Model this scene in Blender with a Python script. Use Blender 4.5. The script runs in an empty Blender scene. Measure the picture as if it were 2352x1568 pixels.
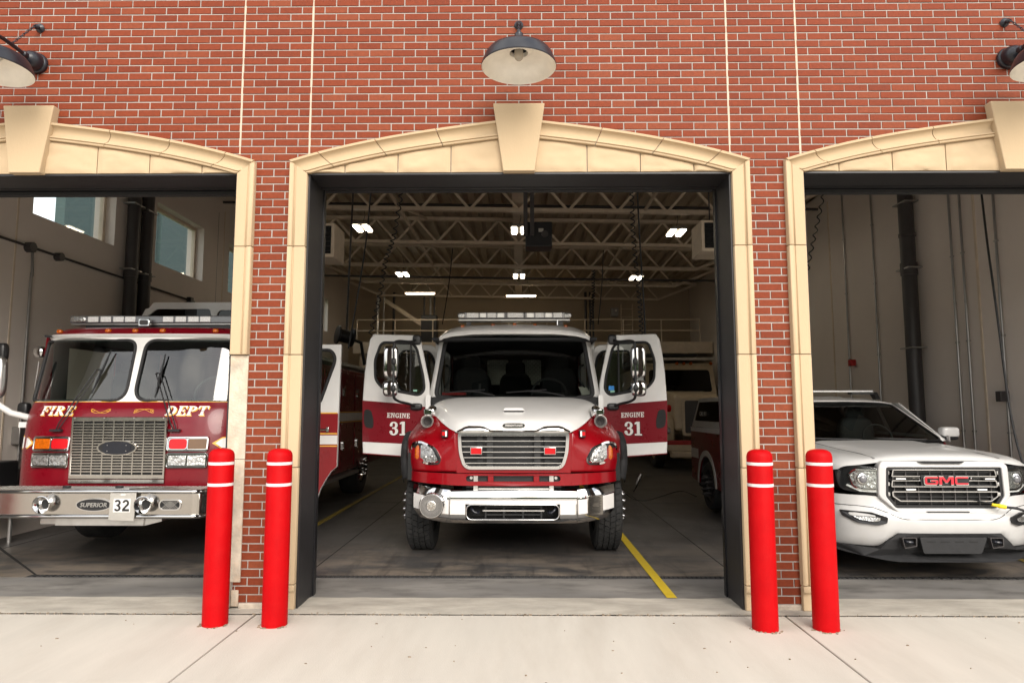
import bpy, bmesh, math, random
from mathutils import Vector, Matrix
random.seed(11)
R = math.radians
scene = bpy.context.scene

# ------------------------------------------------------------------ camera
CAM = (0.0, -5.745, 1.62); PITCH = R(5.68); YAW = R(0.6)
cam = bpy.data.objects.new('camera', bpy.data.cameras.new('camera'))
scene.collection.objects.link(cam)
cam.location = CAM; cam.rotation_euler = (math.pi/2 + PITCH, 0, YAW)
cam.data.lens = 24; cam.data.sensor_width = 36; cam.data.clip_start = 0.05; cam.data.clip_end = 3000
scene.camera = cam
# ------------------------------------------------------------------ sky, sun, exposure
SUN_EL, SUN_AZ = R(31), R(163)          # azimuth measured clockwise from +Y (north)
world = bpy.data.worlds.new('World'); scene.world = world; world.use_nodes = True
wn, wl = world.node_tree.nodes, world.node_tree.links
wn.clear()
wo = wn.new('ShaderNodeOutputWorld'); bg = wn.new('ShaderNodeBackground')
sky = wn.new('ShaderNodeTexSky'); sky.sky_type = 'NISHITA'; sky.sun_disc = False
sky.sun_elevation = SUN_EL; sky.sun_rotation = SUN_AZ; sky.air_density = 1.0; sky.dust_density = 2.5; sky.ozone_density = 1.0
tc = wn.new('ShaderNodeTexCoord'); mp = wn.new('ShaderNodeMapping'); mp.inputs['Scale'].default_value = (1, 1, 2.2)
nz = wn.new('ShaderNodeTexNoise'); nz.inputs['Scale'].default_value = 2.1; nz.inputs['Detail'].default_value = 8; nz.inputs['Roughness'].default_value = .58
rp = wn.new('ShaderNodeValToRGB'); rp.color_ramp.elements[0].position = .34; rp.color_ramp.elements[1].position = .60
cl = wn.new('ShaderNodeValToRGB'); n4 = wn.new('ShaderNodeTexNoise'); n4.inputs['Scale'].default_value = 3.3; n4.inputs['Detail'].default_value = 7   # bright overcast cloud
cl.color_ramp.elements[0].position = .36; cl.color_ramp.elements[1].position = .62; cl.color_ramp.elements[0].color = (6.4, 6.5, 6.7, 1); cl.color_ramp.elements[1].color = (14.5, 14.0, 13.0, 1)
wl.new(mp.outputs[0], n4.inputs['Vector']); wl.new(n4.outputs['Fac'], cl.inputs[0])
mx = wn.new('ShaderNodeMix'); mx.data_type = 'RGBA'
wl.new(tc.outputs['Generated'], mp.inputs[0]); wl.new(mp.outputs[0], nz.inputs['Vector']); wl.new(nz.outputs['Fac'], rp.inputs[0])
wl.new(rp.outputs[0], mx.inputs[0]); wl.new(sky.outputs[0], mx.inputs[6]); wl.new(cl.outputs[0], mx.inputs[7])
wl.new(mx.outputs[2], bg.inputs[0]); bg.inputs[1].default_value = 0.10; wl.new(bg.outputs[0], wo.inputs[0])
sun = bpy.data.objects.new('sun', bpy.data.lights.new('sun', 'SUN')); scene.collection.objects.link(sun)
sun.data.energy = 1.5; sun.data.angle = R(36); sun.data.color = (1.0, .95, .88)
sd = Vector((math.sin(SUN_AZ)*math.cos(SUN_EL), math.cos(SUN_AZ)*math.cos(SUN_EL), math.sin(SUN_EL)))
sun.rotation_euler = sd.to_track_quat('Z', 'Y').to_euler(); sun.location = (0, -20, 30)
scene.view_settings.view_transform = 'Standard'; scene.view_settings.look = 'None'
scene.view_settings.exposure = 1.12; scene.view_settings.gamma = 1.0
scene.render.engine = 'CYCLES'
scene.cycles.max_bounces = 7; scene.cycles.diffuse_bounces = 4; scene.cycles.glossy_bounces = 4; scene.cycles.transparent_max_bounces = 14
scene.cycles.sample_clamp_indirect = 6

# ------------------------------------------------------------------ measuring helpers (photo sheet 2352 x 1568 -> world)
FPX, PCX, PCY = 1568.0, 1176.0, 784.0
def ray(px, py):
    a = (px-PCX)/FPX; b = (PCY-py)/FPX
    cp, sp = math.cos(PITCH), math.sin(PITCH)
    x, y, z = a, cp-b*sp, sp+b*cp
    c, s = math.cos(YAW), math.sin(YAW)
    return Vector((x*c-y*s, x*s+y*c, z))
def P(px, py, Y):                       # point on the plane y = Y
    d = ray(px, py); return Vector(CAM)+d*((Y-CAM[1])/d.y)
def G(px, py, Z=0.0):                   # point on the plane z = Z
    d = ray(px, py); return Vector(CAM)+d*((Z-CAM[2])/d.z)
def XW(px, py, X):                      # point on the plane x = X
    d = ray(px, py); return Vector(CAM)+d*((X-CAM[0])/d.x)
def P2(px, py, Y): p = P(px, py, Y); return (p.x, p.z)

# ------------------------------------------------------------------ mesh helpers
def cr(pts, n, closed=False):           # Catmull-Rom through points of any dimension
    pts = [tuple(p) for p in pts]; m = len(pts); out = []
    segs = m if closed else m-1
    for i in range(segs):
        if closed: p0, p1, p2, p3 = pts[(i-1) % m], pts[i], pts[(i+1) % m], pts[(i+2) % m]
        else:
            p1, p2 = pts[i], pts[i+1]
            p0 = pts[i-1] if i > 0 else tuple(2*a-b for a, b in zip(p1, p2))
            p3 = pts[i+2] if i+2 < m else tuple(2*b-a for a, b in zip(p1, p2))
        for k in range(n):
            t = k/n; t2, t3 = t*t, t*t*t
            out.append(tuple(.5*((2*b)+(-a+c)*t+(2*a-5*b+4*c-d)*t2+(-a+3*b-3*c+d)*t3) for a, b, c, d in zip(p0, p1, p2, p3)))
    if not closed: out.append(pts[-1])
    return out
def rrect(cx, cz, w, h, r, n=4):        # rounded rectangle polygon
    o = []
    for (sx, sz, a0) in ((1, 1, 0), (-1, 1, 90), (-1, -1, 180), (1, -1, 270)):
        for k in range(n+1):
            a = R(a0+90*k/n); o.append((cx+sx*(w/2-r)+r*math.cos(a), cz+sz*(h/2-r)+r*math.sin(a)))
    return o
def ellipse(cx, cz, rx, rz, n=28): return [(cx+rx*math.cos(2*math.pi*k/n), cz+rz*math.sin(2*math.pi*k/n)) for k in range(n)]
def rpoly(pts, r, n=4):                 # round the corners of a polygon
    o = []; m = len(pts)
    for i in range(m):
        p, a, b = Vector(pts[i]), Vector(pts[i-1]), Vector(pts[(i+1) % m])
        rr = r[i] if isinstance(r, (list, tuple)) else r
        u, v = (a-p), (b-p); d = min(rr, u.length*.49, v.length*.49)
        if d < 1e-4: o.append(tuple(p)); continue
        q0, q1 = p+u.normalized()*d, p+v.normalized()*d
        for k in range(n+1):
            t = k/n; o.append(tuple(q0*(1-t)**2+p*2*t*(1-t)+q1*t*t))
    return o
def offset(pts, d):                     # shrink a polygon by d (towards its inside)
    m = len(pts); area = sum(pts[i-1][0]*pts[i][1]-pts[i][0]*pts[i-1][1] for i in range(m)); s = 1 if area > 0 else -1
    o = []
    for i in range(m):
        a, p, b = Vector(pts[i-1]), Vector(pts[i]), Vector(pts[(i+1) % m])
        u, v = (p-a), (b-p)
        if u.length < 1e-7: u = v
        if v.length < 1e-7: v = u
        n1, n2 = Vector((-u.y, u.x)).normalized()*s, Vector((-v.y, v.x)).normalized()*s
        nn = (n1+n2)
        if nn.length < 1e-6: nn = n1
        nn.normalize(); k = max(.4, nn.dot(n1)); q = p+nn*(d/k); o.append((q.x, q.y))
    return o
WLOC = {}
class MB:
    def __init__(s): s.v = []; s.f = []
    def add(s, v, f):
        o = len(s.v); s.v += [tuple(p) for p in v]; s.f += [tuple(i+o for i in q) for q in f]; return s
    def box(s, x0, y0, z0, x1, y1, z1):
        x0, x1 = sorted((x0, x1)); y0, y1 = sorted((y0, y1)); z0, z1 = sorted((z0, z1))
        return s.add([(x0,y0,z0),(x1,y0,z0),(x1,y1,z0),(x0,y1,z0),(x0,y0,z1),(x1,y0,z1),(x1,y1,z1),(x0,y1,z1)],
                     [(0,3,2,1),(4,5,6,7),(0,1,5,4),(1,2,6,5),(2,3,7,6),(3,0,4,7)])
    def beam(s, a, b, w, h, up=(0,0,1)):  # rectangular bar from a to b
        a, b = Vector(a), Vector(b); d = (b-a).normalized(); u = Vector(up)
        if abs(d.dot(u)) > .98: u = Vector((0,1,0))
        x = d.cross(u).normalized()*w/2; z = x.cross(d).normalized()*h/2
        return s.add([a-x-z,a+x-z,a+x+z,a-x+z,b-x-z,b+x-z,b+x+z,b-x+z],[(0,3,2,1),(4,5,6,7),(0,1,5,4),(1,2,6,5),(2,3,7,6),(3,0,4,7)])
    @staticmethod
    def ax(u, w, d, axis): return (u, d, w) if axis == 'y' else ((d, u, w) if axis == 'x' else (u, w, d))
    def prism(s, poly, d0, d1, axis='y'):
        n = len(poly); f0 = d0 if callable(d0) else (lambda u, w: d0); f1 = d1 if callable(d1) else (lambda u, w: d1)
        v = [s.ax(p[0], p[1], f0(*p), axis) for p in poly]+[s.ax(p[0], p[1], f1(*p), axis) for p in poly]
        return s.add(v, [tuple(range(n)), tuple(range(2*n-1, n-1, -1))]+[(i, (i+1) % n, n+(i+1) % n, n+i) for i in range(n)])
    def ring(s, outer, inner, d0, d1, axis='y'):   # frame between two polygons with as many points
        n = len(outer); f0 = d0 if callable(d0) else (lambda u, w: d0); f1 = d1 if callable(d1) else (lambda u, w: d1)
        v = []
        for f in (f0, f1):
            for pl in (outer, inner): v += [s.ax(p[0], p[1], f(*p), axis) for p in pl]
        q = []
        for i in range(n):
            j = (i+1) % n
            q += [(i, j, n+j, n+i), (2*n+i, 3*n+i, 3*n+j, 2*n+j), (i, 2*n+i, 2*n+j, j), (n+i, n+j, 3*n+j, 3*n+i)]
        return s.add(v, q)
    def tube(s, path, r, n=8, closed=False):
        path = [Vector(p) for p in path]; m = len(path); rings = []
        rr = r if isinstance(r, (list, tuple)) else [r]*m
        up = None
        for i, p in enumerate(path):
            if closed: d = path[(i+1) % m]-path[i-1]
            else: d = path[min(i+1, m-1)]-path[max(i-1, 0)]
            d = d.normalized() if d.length > 1e-9 else Vector((0,0,1))
            if up is None:
                up = Vector((0,0,1)) if abs(d.z) < .9 else Vector((0,1,0))
            x = d.cross(up)
            if x.length < 1e-5: x = d.cross(Vector((1,0,0)))
            x.normalize(); up = x.cross(d).normalized()
            rings.append([p+x*rr[i]*math.cos(2*math.pi*k/n)+up*rr[i]*math.sin(2*math.pi*k/n) for k in range(n)])
        v = [q for g in rings for q in g]; f = []
        for i in range(m if closed else m-1):
            a, b = i*n, ((i+1) % m)*n
            f += [(a+k, a+(k+1) % n, b+(k+1) % n, b+k) for k in range(n)]
        if not closed: f += [tuple(range(n-1, -1, -1)), tuple(range((m-1)*n, m*n))]
        return s.add(v, f)
    def lathe(s, prof, c, axis=(0,0,1), n=32, caps=True):   # prof: (radius, distance along axis)
        c = Vector(c); a = Vector(axis).normalized(); t = Vector((1,0,0)) if abs(a.x) < .9 else Vector((0,0,1))
        x = (t-a*a.dot(t)).normalized(); y = a.cross(x); v = []; f = []; m = len(prof)
        for (r, h) in prof: v += [c+a*h+(x*math.cos(2*math.pi*k/n)+y*math.sin(2*math.pi*k/n))*max(r, 1e-5) for k in range(n)]
        for i in range(m-1): f += [(i*n+k, i*n+(k+1) % n, (i+1)*n+(k+1) % n, (i+1)*n+k) for k in range(n)]
        if caps: f += [tuple(range(n-1, -1, -1)), tuple(range((m-1)*n, m*n))]
        return s.add(v, f)
    def grid(s, rows):                   # surface through equal rows of points
        n = len(rows[0]); v = [p for r in rows for p in r]; f = []
        for i in range(len(rows)-1): f += [(i*n+k, i*n+k+1, (i+1)*n+k+1, (i+1)*n+k) for k in range(n-1)]
        return s.add(v, f)
    def ball(s, c, rx, ry=None, rz=None, n=12, m=8):
        ry = ry or rx; rz = rz or rx; c = Vector(c); rows = []
        for i in range(m+1):
            t = math.pi*i/m; rows.append([(c.x+rx*math.sin(t)*math.cos(2*math.pi*k/n), c.y+ry*math.sin(t)*math.sin(2*math.pi*k/n), c.z+rz*math.cos(t)) for k in range(n+1)])
        return s.grid(rows)
    def build(s, name, mat, parent=None, smooth=None, bevel=0, kind=None, label=None, weld=False, solid=0, seg=2):
        lo = Vector([min(p[i] for p in s.v) for i in range(3)]); hi = Vector([max(p[i] for p in s.v) for i in range(3)]); c = (lo+hi)/2
        me = bpy.data.meshes.new(name); me.from_pydata([(p[0]-c.x, p[1]-c.y, p[2]-c.z) for p in s.v], [], s.f)
        bm = bmesh.new(); bm.from_mesh(me)
        if weld: bmesh.ops.remove_doubles(bm, verts=bm.verts, dist=1e-4)
        bmesh.ops.recalc_face_normals(bm, faces=bm.faces); bm.to_mesh(me); bm.free()
        if smooth is not None:
            for p in me.polygons: p.use_smooth = True
            me.set_sharp_from_angle(angle=R(smooth))
        me.materials.append(mat)
        return link(name, me, c, parent, bevel, kind, label, solid, seg)
def link(name, me, c, parent=None, bevel=0, kind=None, label=None, solid=0, seg=2):
    o = bpy.data.objects.new(name, me); scene.collection.objects.link(o)
    c = Vector(c); WLOC[o] = c
    if parent is not None: o.parent = parent; o.location = c-WLOC[parent]
    else: o.location = c
    if solid:
        m = o.modifiers.new('solid', 'SOLIDIFY'); m.thickness = solid; m.offset = 0
    if bevel:
        m = o.modifiers.new('bevel', 'BEVEL'); m.width = bevel; m.segments = seg; m.limit_method = 'ANGLE'; m.angle_limit = R(35); m.harden_normals = False
        for p in me.polygons: p.use_smooth = True
        me.set_sharp_from_angle(angle=R(50))
    if kind: o['kind'] = kind
    if label: o['label'] = label
    return o
def thing(name, loc, label, cat, group=None):
    o = bpy.data.objects.new(name, None); scene.collection.objects.link(o); o.location = loc; WLOC[o] = Vector(loc)
    o.empty_display_size = .2
    return tag(o, label, cat, group)
def tag(o, label, cat, group=None):
    o['label'] = label; o['category'] = cat
    if group: o['group'] = group
    return o
def copy_tree(o, parent=None):
    c = o.copy(); scene.collection.objects.link(c); WLOC[c] = WLOC[o].copy()
    if parent is not None: c.parent = parent
    for ch in list(o.children): copy_tree(ch, c)
    return c

# ------------------------------------------------------------------ materials
def node(nt, t, **kw):
    n = nt.nodes.new(t)
    for k, v in kw.items(): setattr(n, k, v)
    return n
def mat(name, col, rough=.5, metal=0.0, var=.06, vscale=6.0, bump=0.0, bscale=60.0, coat=0.0, spec=.5, rvar=.06, stretch=None, dirt=None, emit=None, alpha=None):
    m = bpy.data.materials.new(name); m.use_nodes = True; nt = m.node_tree; b = nt.nodes['Principled BSDF']; L = nt.links.new
    b.inputs['Metallic'].default_value = metal; b.inputs['Roughness'].default_value = rough
    b.inputs['Specular IOR Level'].default_value = spec
    if coat: b.inputs['Coat Weight'].default_value = coat; b.inputs['Coat Roughness'].default_value = .04
    g = node(nt, 'ShaderNodeNewGeometry'); mp = node(nt, 'ShaderNodeMapping')
    if stretch: mp.inputs['Scale'].default_value = stretch
    L(g.outputs['Position'], mp.inputs[0])
    n1 = node(nt, 'ShaderNodeTexNoise'); n1.inputs['Scale'].default_value = vscale; n1.inputs['Detail'].default_value = 6; n1.inputs['Roughness'].default_value = .6
    L(mp.outputs[0], n1.inputs['Vector'])
    mr = node(nt, 'ShaderNodeMapRange'); mr.inputs[1].default_value = .25; mr.inputs[2].default_value = .75; mr.inputs[3].default_value = 1-var*2; mr.inputs[4].default_value = 1+var*2
    L(n1.outputs['Fac'], mr.inputs[0])
    mul = node(nt, 'ShaderNodeMix', data_type='RGBA', blend_type='MULTIPLY'); mul.inputs[0].default_value = 1
    mul.inputs[6].default_value = (*col, 1); L(mr.outputs[0], mul.inputs[7]); out = mul.outputs[2]
    if dirt:                              # (colour, amount, scale)
        n2 = node(nt, 'ShaderNodeTexNoise'); n2.inputs['Scale'].default_value = dirt[2]; n2.inputs['Detail'].default_value = 9; n2.inputs['Roughness'].default_value = .68
        L(mp.outputs[0], n2.inputs['Vector'])
        r2 = node(nt, 'ShaderNodeMapRange'); r2.inputs[1].default_value = .48; r2.inputs[2].default_value = .72; r2.inputs[4].default_value = dirt[1]; L(n2.outputs['Fac'], r2.inputs[0])
        m2 = node(nt, 'ShaderNodeMix', data_type='RGBA'); L(r2.outputs[0], m2.inputs[0]); L(out, m2.inputs[6]); m2.inputs[7].default_value = (*dirt[0], 1); out = m2.outputs[2]
    L(out, b.inputs['Base Color'])
    if rvar:
        rr = node(nt, 'ShaderNodeMapRange'); rr.inputs[3].default_value = max(.02, rough-rvar); rr.inputs[4].default_value = min(1, rough+rvar); L(n1.outputs['Fac'], rr.inputs[0]); L(rr.outputs[0], b.inputs['Roughness'])
    if bump:
        n3 = node(nt, 'ShaderNodeTexNoise'); n3.inputs['Scale'].default_value = bscale; n3.inputs['Detail'].default_value = 5; L(mp.outputs[0], n3.inputs['Vector'])
        bp = node(nt, 'ShaderNodeBump'); bp.inputs['Strength'].default_value = bump; bp.inputs['Distance'].default_value = .01; L(n3.outputs['Fac'], bp.inputs['Height']); L(bp.outputs[0], b.inputs['Normal'])
    if emit: b.inputs['Emission Color'].default_value = (*emit[0], 1); b.inputs['Emission Strength'].default_value = emit[1]
    return m
def glass_mat(name, tint, refl=1.0, rough=.01):   # thin pane: tinted see-through plus mirror reflection by Fresnel
    m = bpy.data.materials.new(name); m.use_nodes = True; nt = m.node_tree; nt.nodes.clear(); L = nt.links.new
    o = node(nt, 'ShaderNodeOutputMaterial'); t = node(nt, 'ShaderNodeBsdfTransparent'); t.inputs[0].default_value = (*tint, 1)
    g = node(nt, 'ShaderNodeBsdfGlossy'); g.inputs['Roughness'].default_value = rough
    f = node(nt, 'ShaderNodeLayerWeight'); f.inputs[0].default_value = .5; p5 = node(nt, 'ShaderNodeMath', operation='POWER'); p5.inputs[1].default_value = 5; L(f.outputs['Facing'], p5.inputs[0])
    ma = node(nt, 'ShaderNodeMath', operation='MULTIPLY_ADD'); L(p5.outputs[0], ma.inputs[0]); ma.inputs[1].default_value = .96; ma.inputs[2].default_value = .042
    k = node(nt, 'ShaderNodeMath', operation='MULTIPLY'); k.inputs[1].default_value = refl; k.use_clamp = True
    mx = node(nt, 'ShaderNodeMixShader'); L(ma.outputs[0], k.inputs[0]); L(k.outputs[0], mx.inputs[0]); L(t.outputs[0], mx.inputs[1]); L(g.outputs[0], mx.inputs[2]); L(mx.outputs[0], o.inputs[0])
    return m
def bricks_mat(name):                  # colour of each brick from its place in the bond
    m = mat(name, (.182, .0345, .012), rough=.66, var=.08, vscale=30, bump=.3, bscale=160, spec=.2)
    nt = m.node_tree; L = nt.links.new; b = nt.nodes['Principled BSDF']; src = b.inputs['Base Color'].links[0].from_socket
    g = node(nt, 'ShaderNodeNewGeometry'); sp = node(nt, 'ShaderNodeSeparateXYZ'); L(g.outputs['Position'], sp.inputs[0])
    def M(op, a, bb):
        n = node(nt, 'ShaderNodeMath', operation=op)
        for i, x in enumerate((a, bb)):
            if isinstance(x, (int, float)): n.inputs[i].default_value = x
            else: L(x, n.inputs[i])
        return n.outputs[0]
    row = M('FLOOR', M('DIVIDE', M('SUBTRACT', sp.outputs[2], .0456), .06773), 0)
    half = M('MULTIPLY', M('MODULO', row, 2), .5)
    colm = M('FLOOR', M('ADD', M('DIVIDE', sp.outputs[0], .2032), half), 0)
    cx = node(nt, 'ShaderNodeCombineXYZ'); L(colm, cx.inputs[0]); L(row, cx.inputs[1])
    wn_ = node(nt, 'ShaderNodeTexWhiteNoise'); L(cx.outputs[0], wn_.inputs['Vector'])
    cr_ = node(nt, 'ShaderNodeValToRGB'); e = cr_.color_ramp.elements
    e[0].position = 0; e[0].color = (.84, .80, .84, 1); e[1].position = 1; e[1].color = (1.12, 1.38, 1.6, 1)
    for p, c in ((.12, (.93, .93, .95, 1)), (.5, (1, 1, 1, 1)), (.84, (1.06, 1.1, 1.12, 1)), (.9, (1.12, 1.38, 1.6, 1))):
        x = e.new(p); x.color = c
    L(wn_.outputs['Value'], cr_.inputs[0])
    mu = node(nt, 'ShaderNodeMix', data_type='RGBA', blend_type='MULTIPLY'); mu.inputs[0].default_value = 1; L(src, mu.inputs[6]); L(cr_.outputs[0], mu.inputs[7]); L(mu.outputs[2], b.inputs['Base Color'])
    return m
M = {}
M['brick'] = bricks_mat('brick')
M['mortar'] = mat('mortar', (.36, .33, .30), .9, bump=.3, bscale=120)
M['joint'] = mat('joint_sealant', (.46, .39, .30), .7)
M['stone'] = mat('cast_stone', (.475, .355, .22), .85, var=.025, vscale=3, bump=.12, bscale=90, stretch=(1, 1, .35))
M['stone_rock'] = mat('cast_stone_rockface', (.48, .36, .225), .88, var=.03, vscale=4, bump=.0)
M['backing'] = mat('rough_backing', (.50, .43, .34), .95, var=.14, vscale=9, bump=.6, bscale=55, dirt=((.56, .34, .2), .6, 5))
M['frame'] = mat('dark_steel', (.016, .015, .016), .45, var=.1, bump=.03)
M['track'] = mat('track_steel', (.012, .012, .014), .35, metal=.3)
M['apron'] = mat('apron_concrete', (.50, .46, .40), .88, var=.035, vscale=1.3, bump=.22, bscale=60, dirt=((.41, .36, .30), .45, .9), stretch=(3.0, .6, 1))
M['base'] = mat('footing_concrete', (.42, .36, .29), .95, var=.15, vscale=12, bump=.7, bscale=40)
M['floor'] = mat('bay_floor', (.072, .069, .067), .42, var=.2, vscale=1.1, bump=.05, bscale=30, dirt=((.035, .033, .033), .85, .75), rvar=.2)
def floor_stains(m):
    nt = m.node_tree; L = nt.links.new; b = nt.nodes['Principled BSDF']; src = b.inputs['Base Color'].links[0].from_socket
    g = node(nt, 'ShaderNodeNewGeometry'); sp = node(nt, 'ShaderNodeSeparateXYZ'); L(g.outputs['Position'], sp.inputs[0])
    def layer(src, scale, sx, sy, lo, hi, col, amt, y0=None, y1=None, det=8):
        mp = node(nt, 'ShaderNodeMapping'); mp.inputs['Scale'].default_value = (sx, sy, 1); mp.inputs['Location'].default_value = (scale, lo*9, 0); L(g.outputs['Position'], mp.inputs[0])
        n = node(nt, 'ShaderNodeTexNoise'); n.inputs['Scale'].default_value = scale; n.inputs['Detail'].default_value = det; n.inputs['Roughness'].default_value = .7; n.inputs['Distortion'].default_value = .6; L(mp.outputs[0], n.inputs['Vector'])
        r = node(nt, 'ShaderNodeMapRange'); r.inputs[1].default_value = lo; r.inputs[2].default_value = hi; r.inputs[4].default_value = amt; L(n.outputs['Fac'], r.inputs[0]); f = r.outputs[0]
        if y0 is not None:
            q = node(nt, 'ShaderNodeMapRange'); q.inputs[1].default_value = y0; q.inputs[2].default_value = y1; q.inputs[3].default_value = 1; q.inputs[4].default_value = 0; L(sp.outputs[1], q.inputs[0])
            mm = node(nt, 'ShaderNodeMath', operation='MULTIPLY'); L(f, mm.inputs[0]); L(q.outputs[0], mm.inputs[1]); f = mm.outputs[0]
        x = node(nt, 'ShaderNodeMix', data_type='RGBA'); L(f, x.inputs[0]); L(src, x.inputs[6]); x.inputs[7].default_value = (*col, 1); return x.outputs[2]
    o = layer(src, 2.2, .6, 1.6, .42, .60, (.25, .205, .16), .75, 1.3, 3.0)       # door dust, spread wider to paint in the daylight fading inward
    o = layer(o, 1.6, 3.2, .35, .52, .66, (.03, .029, .03), .7)                   # tyre smears
    o = layer(o, 3.4, 1, 1, .60, .70, (.20, .17, .14), .5)                        # pale scuffs
    o = layer(o, 7.0, 4.0, .5, .62, .68, (.24, .22, .20), .5)                     # scratches
    L(o, b.inputs['Base Color'])
floor_stains(M['floor'])
M['threshold'] = mat('threshold_concrete', (.185, .173, .157), .75, var=.34, vscale=3.0, bump=.2, bscale=50, dirt=((.075, .074, .076), .9, 1.5), stretch=(.6, 1.6, 1))
M['sill'] = mat('sill_concrete', (.38, .345, .29), .9, var=.14, vscale=3, bump=.35, bscale=45, dirt=((.24, .21, .17), .6, 2.2), stretch=(.7, 1.8, 1))
M['yellow'] = mat('yellow_paint', (.62, .44, .02), .55, var=.1, dirt=((.2, .17, .08), .5, 6))
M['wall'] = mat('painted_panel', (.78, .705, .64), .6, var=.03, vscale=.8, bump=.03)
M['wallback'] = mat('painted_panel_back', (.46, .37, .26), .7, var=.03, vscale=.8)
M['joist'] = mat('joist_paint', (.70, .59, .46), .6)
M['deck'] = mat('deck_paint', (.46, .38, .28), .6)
M['pipe'] = mat('dark_pipe', (.05, .045, .045), .4)
M['conduit'] = mat('galvanised', (.38, .37, .36), .35, metal=.8)
M['rubber'] = mat('rubber', (.016, .016, .017), .75, var=.15, vscale=20, bump=.1)
M['tyre'] = mat('tyre_rubber', (.022, .022, .022), .8, var=.2, vscale=14, bump=.15, dirt=((.10, .09, .08), .25, 7))
M['black'] = mat('black_plastic', (.012, .012, .013), .4)
M['blackm'] = mat('black_metal', (.011, .012, .018), .32, var=.05)
M['dark'] = mat('dark_void', (.008, .008, .008), .8)
M['lampwhite'] = mat('lamp_enamel', (.84, .80, .72), .4)
M['bulb'] = mat('bulb_glass', (.42, .38, .31), .25)
M['red_bollard'] = mat('bollard_sleeve', (.40, .0, .002), .55, var=.05, vscale=5, bump=.03, bscale=30, spec=.12, dirt=((.45, .008, .008), .3, 9))
M['white_tape'] = mat('white_tape', (.68, .66, .64), .5, var=.03)
M['fred'] = mat('fire_red', (.215, .001, .005), .28, var=.03, coat=.35, rvar=.03, spec=.3)
M['fred2'] = mat('maroon_red', (.15, .001, .007), .28, var=.04, coat=.35, rvar=.03, spec=.3)
M['white'] = mat('white_paint', (.68, .67, .655), .3, var=.02, coat=.6, rvar=.03, dirt=((.62, .58, .52), .18, 4))
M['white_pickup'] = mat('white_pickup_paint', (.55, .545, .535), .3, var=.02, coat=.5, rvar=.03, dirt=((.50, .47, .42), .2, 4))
M['beige'] = mat('cream_paint', (.60, .50, .36), .3, coat=.5)
M['chrome'] = mat('chrome', (.62, .615, .61), .06, metal=1, var=.02, rvar=.02)
M['steel'] = mat('polished_steel', (.50, .47, .43), .17, metal=1, var=.04, rvar=.05)
M['alu'] = mat('aluminium', (.55, .54, .52), .32, metal=.9, var=.08)
M['gold'] = mat('gold_leaf', (.78, .42, .05), .4)
M['silverlet'] = mat('silver_reflective', (.62, .60, .57), .4)
M['amber'] = mat('amber_lens', (.46, .095, .003), .2, var=.25, vscale=60, coat=.2)
M['amberdark'] = mat('amber_dark_lens', (.12, .05, .008), .12, coat=.6)
M['redlens'] = mat('red_lens', (.50, .004, .008), .22, coat=.15, spec=.35)
M['lens'] = mat('clear_lens', (.50, .50, .49), .10, metal=.8, var=.3, vscale=30, bump=1.0, bscale=38, coat=.6)
M['led'] = mat('led_module', (.86, .86, .85), .25, metal=.0, var=.12, vscale=90, coat=.5)
M['leddark'] = mat('smoked_lens', (.14, .14, .15), .15, coat=1)
M['seat'] = mat('seat_fabric', (.02, .021, .024), .9)
M['cloth'] = mat('dash_plastic', (.035, .036, .038), .6)
M['radiator'] = mat('radiator', (.012, .012, .013), .6, metal=.0)
M['gmcred'] = mat('badge_red', (.50, .006, .02), .3, coat=.6)
M['yplug'] = mat('yellow_plug', (.85, .60, .0), .45)
M['sticker_blue'] = mat('blue_sticker', (.01, .22, .62), .5)
M['sticker_green'] = mat('green_sticker', (.25, .5, .38), .5)
M['redpaint'] = mat('red_enamel', (.42, .01, .01), .4)
M['plate'] = mat('plate_grey', (.48, .46, .42), .45, metal=.5)
M['ink'] = mat('black_print', (.01, .01, .01), .5)
M['grit'] = mat('loose_grit', (.22, .17, .12), .95, var=.3, vscale=30)
M['grate'] = mat('cast_grate', (.035, .034, .034), .6, var=.3, vscale=40)
M['yellow_worn'] = mat('worn_yellow_paint', (.26, .19, .03), .6, var=.25, vscale=5, dirt=((.07, .065, .05), .9, 4))
M['grass'] = mat('grass_ground', (.06, .085, .025), .95, var=.2, vscale=.2)
M['asphalt'] = mat('asphalt', (.05, .05, .05), .9, var=.12)
M['teal'] = mat('teal_siding', (.045, .075, .075), .6, var=.06)
M['glass_dark'] = glass_mat('tinted_windscreen', (.40, .43, .41), 1.0)
M['glass_green'] = glass_mat('green_windscreen', (.62, .74, .68), 2.5)
M['glass_black'] = glass_mat('privacy_glass', (.06, .06, .065), 1.0)
M['glass_win'] = glass_mat('window_glass', (.93, .96, .95), 1.0)
M['glass_clear'] = glass_mat('clear_glass', (.85, .87, .86), 1.0)
M['tube'] = mat('lit_tube', (1, .95, .85), .5, var=0, rvar=0, emit=((1.0, .86, .64), 10.5))
M['foliage'] = mat('added_foliage', (.045, .065, .025), .95, var=.4, vscale=.7)
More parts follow.
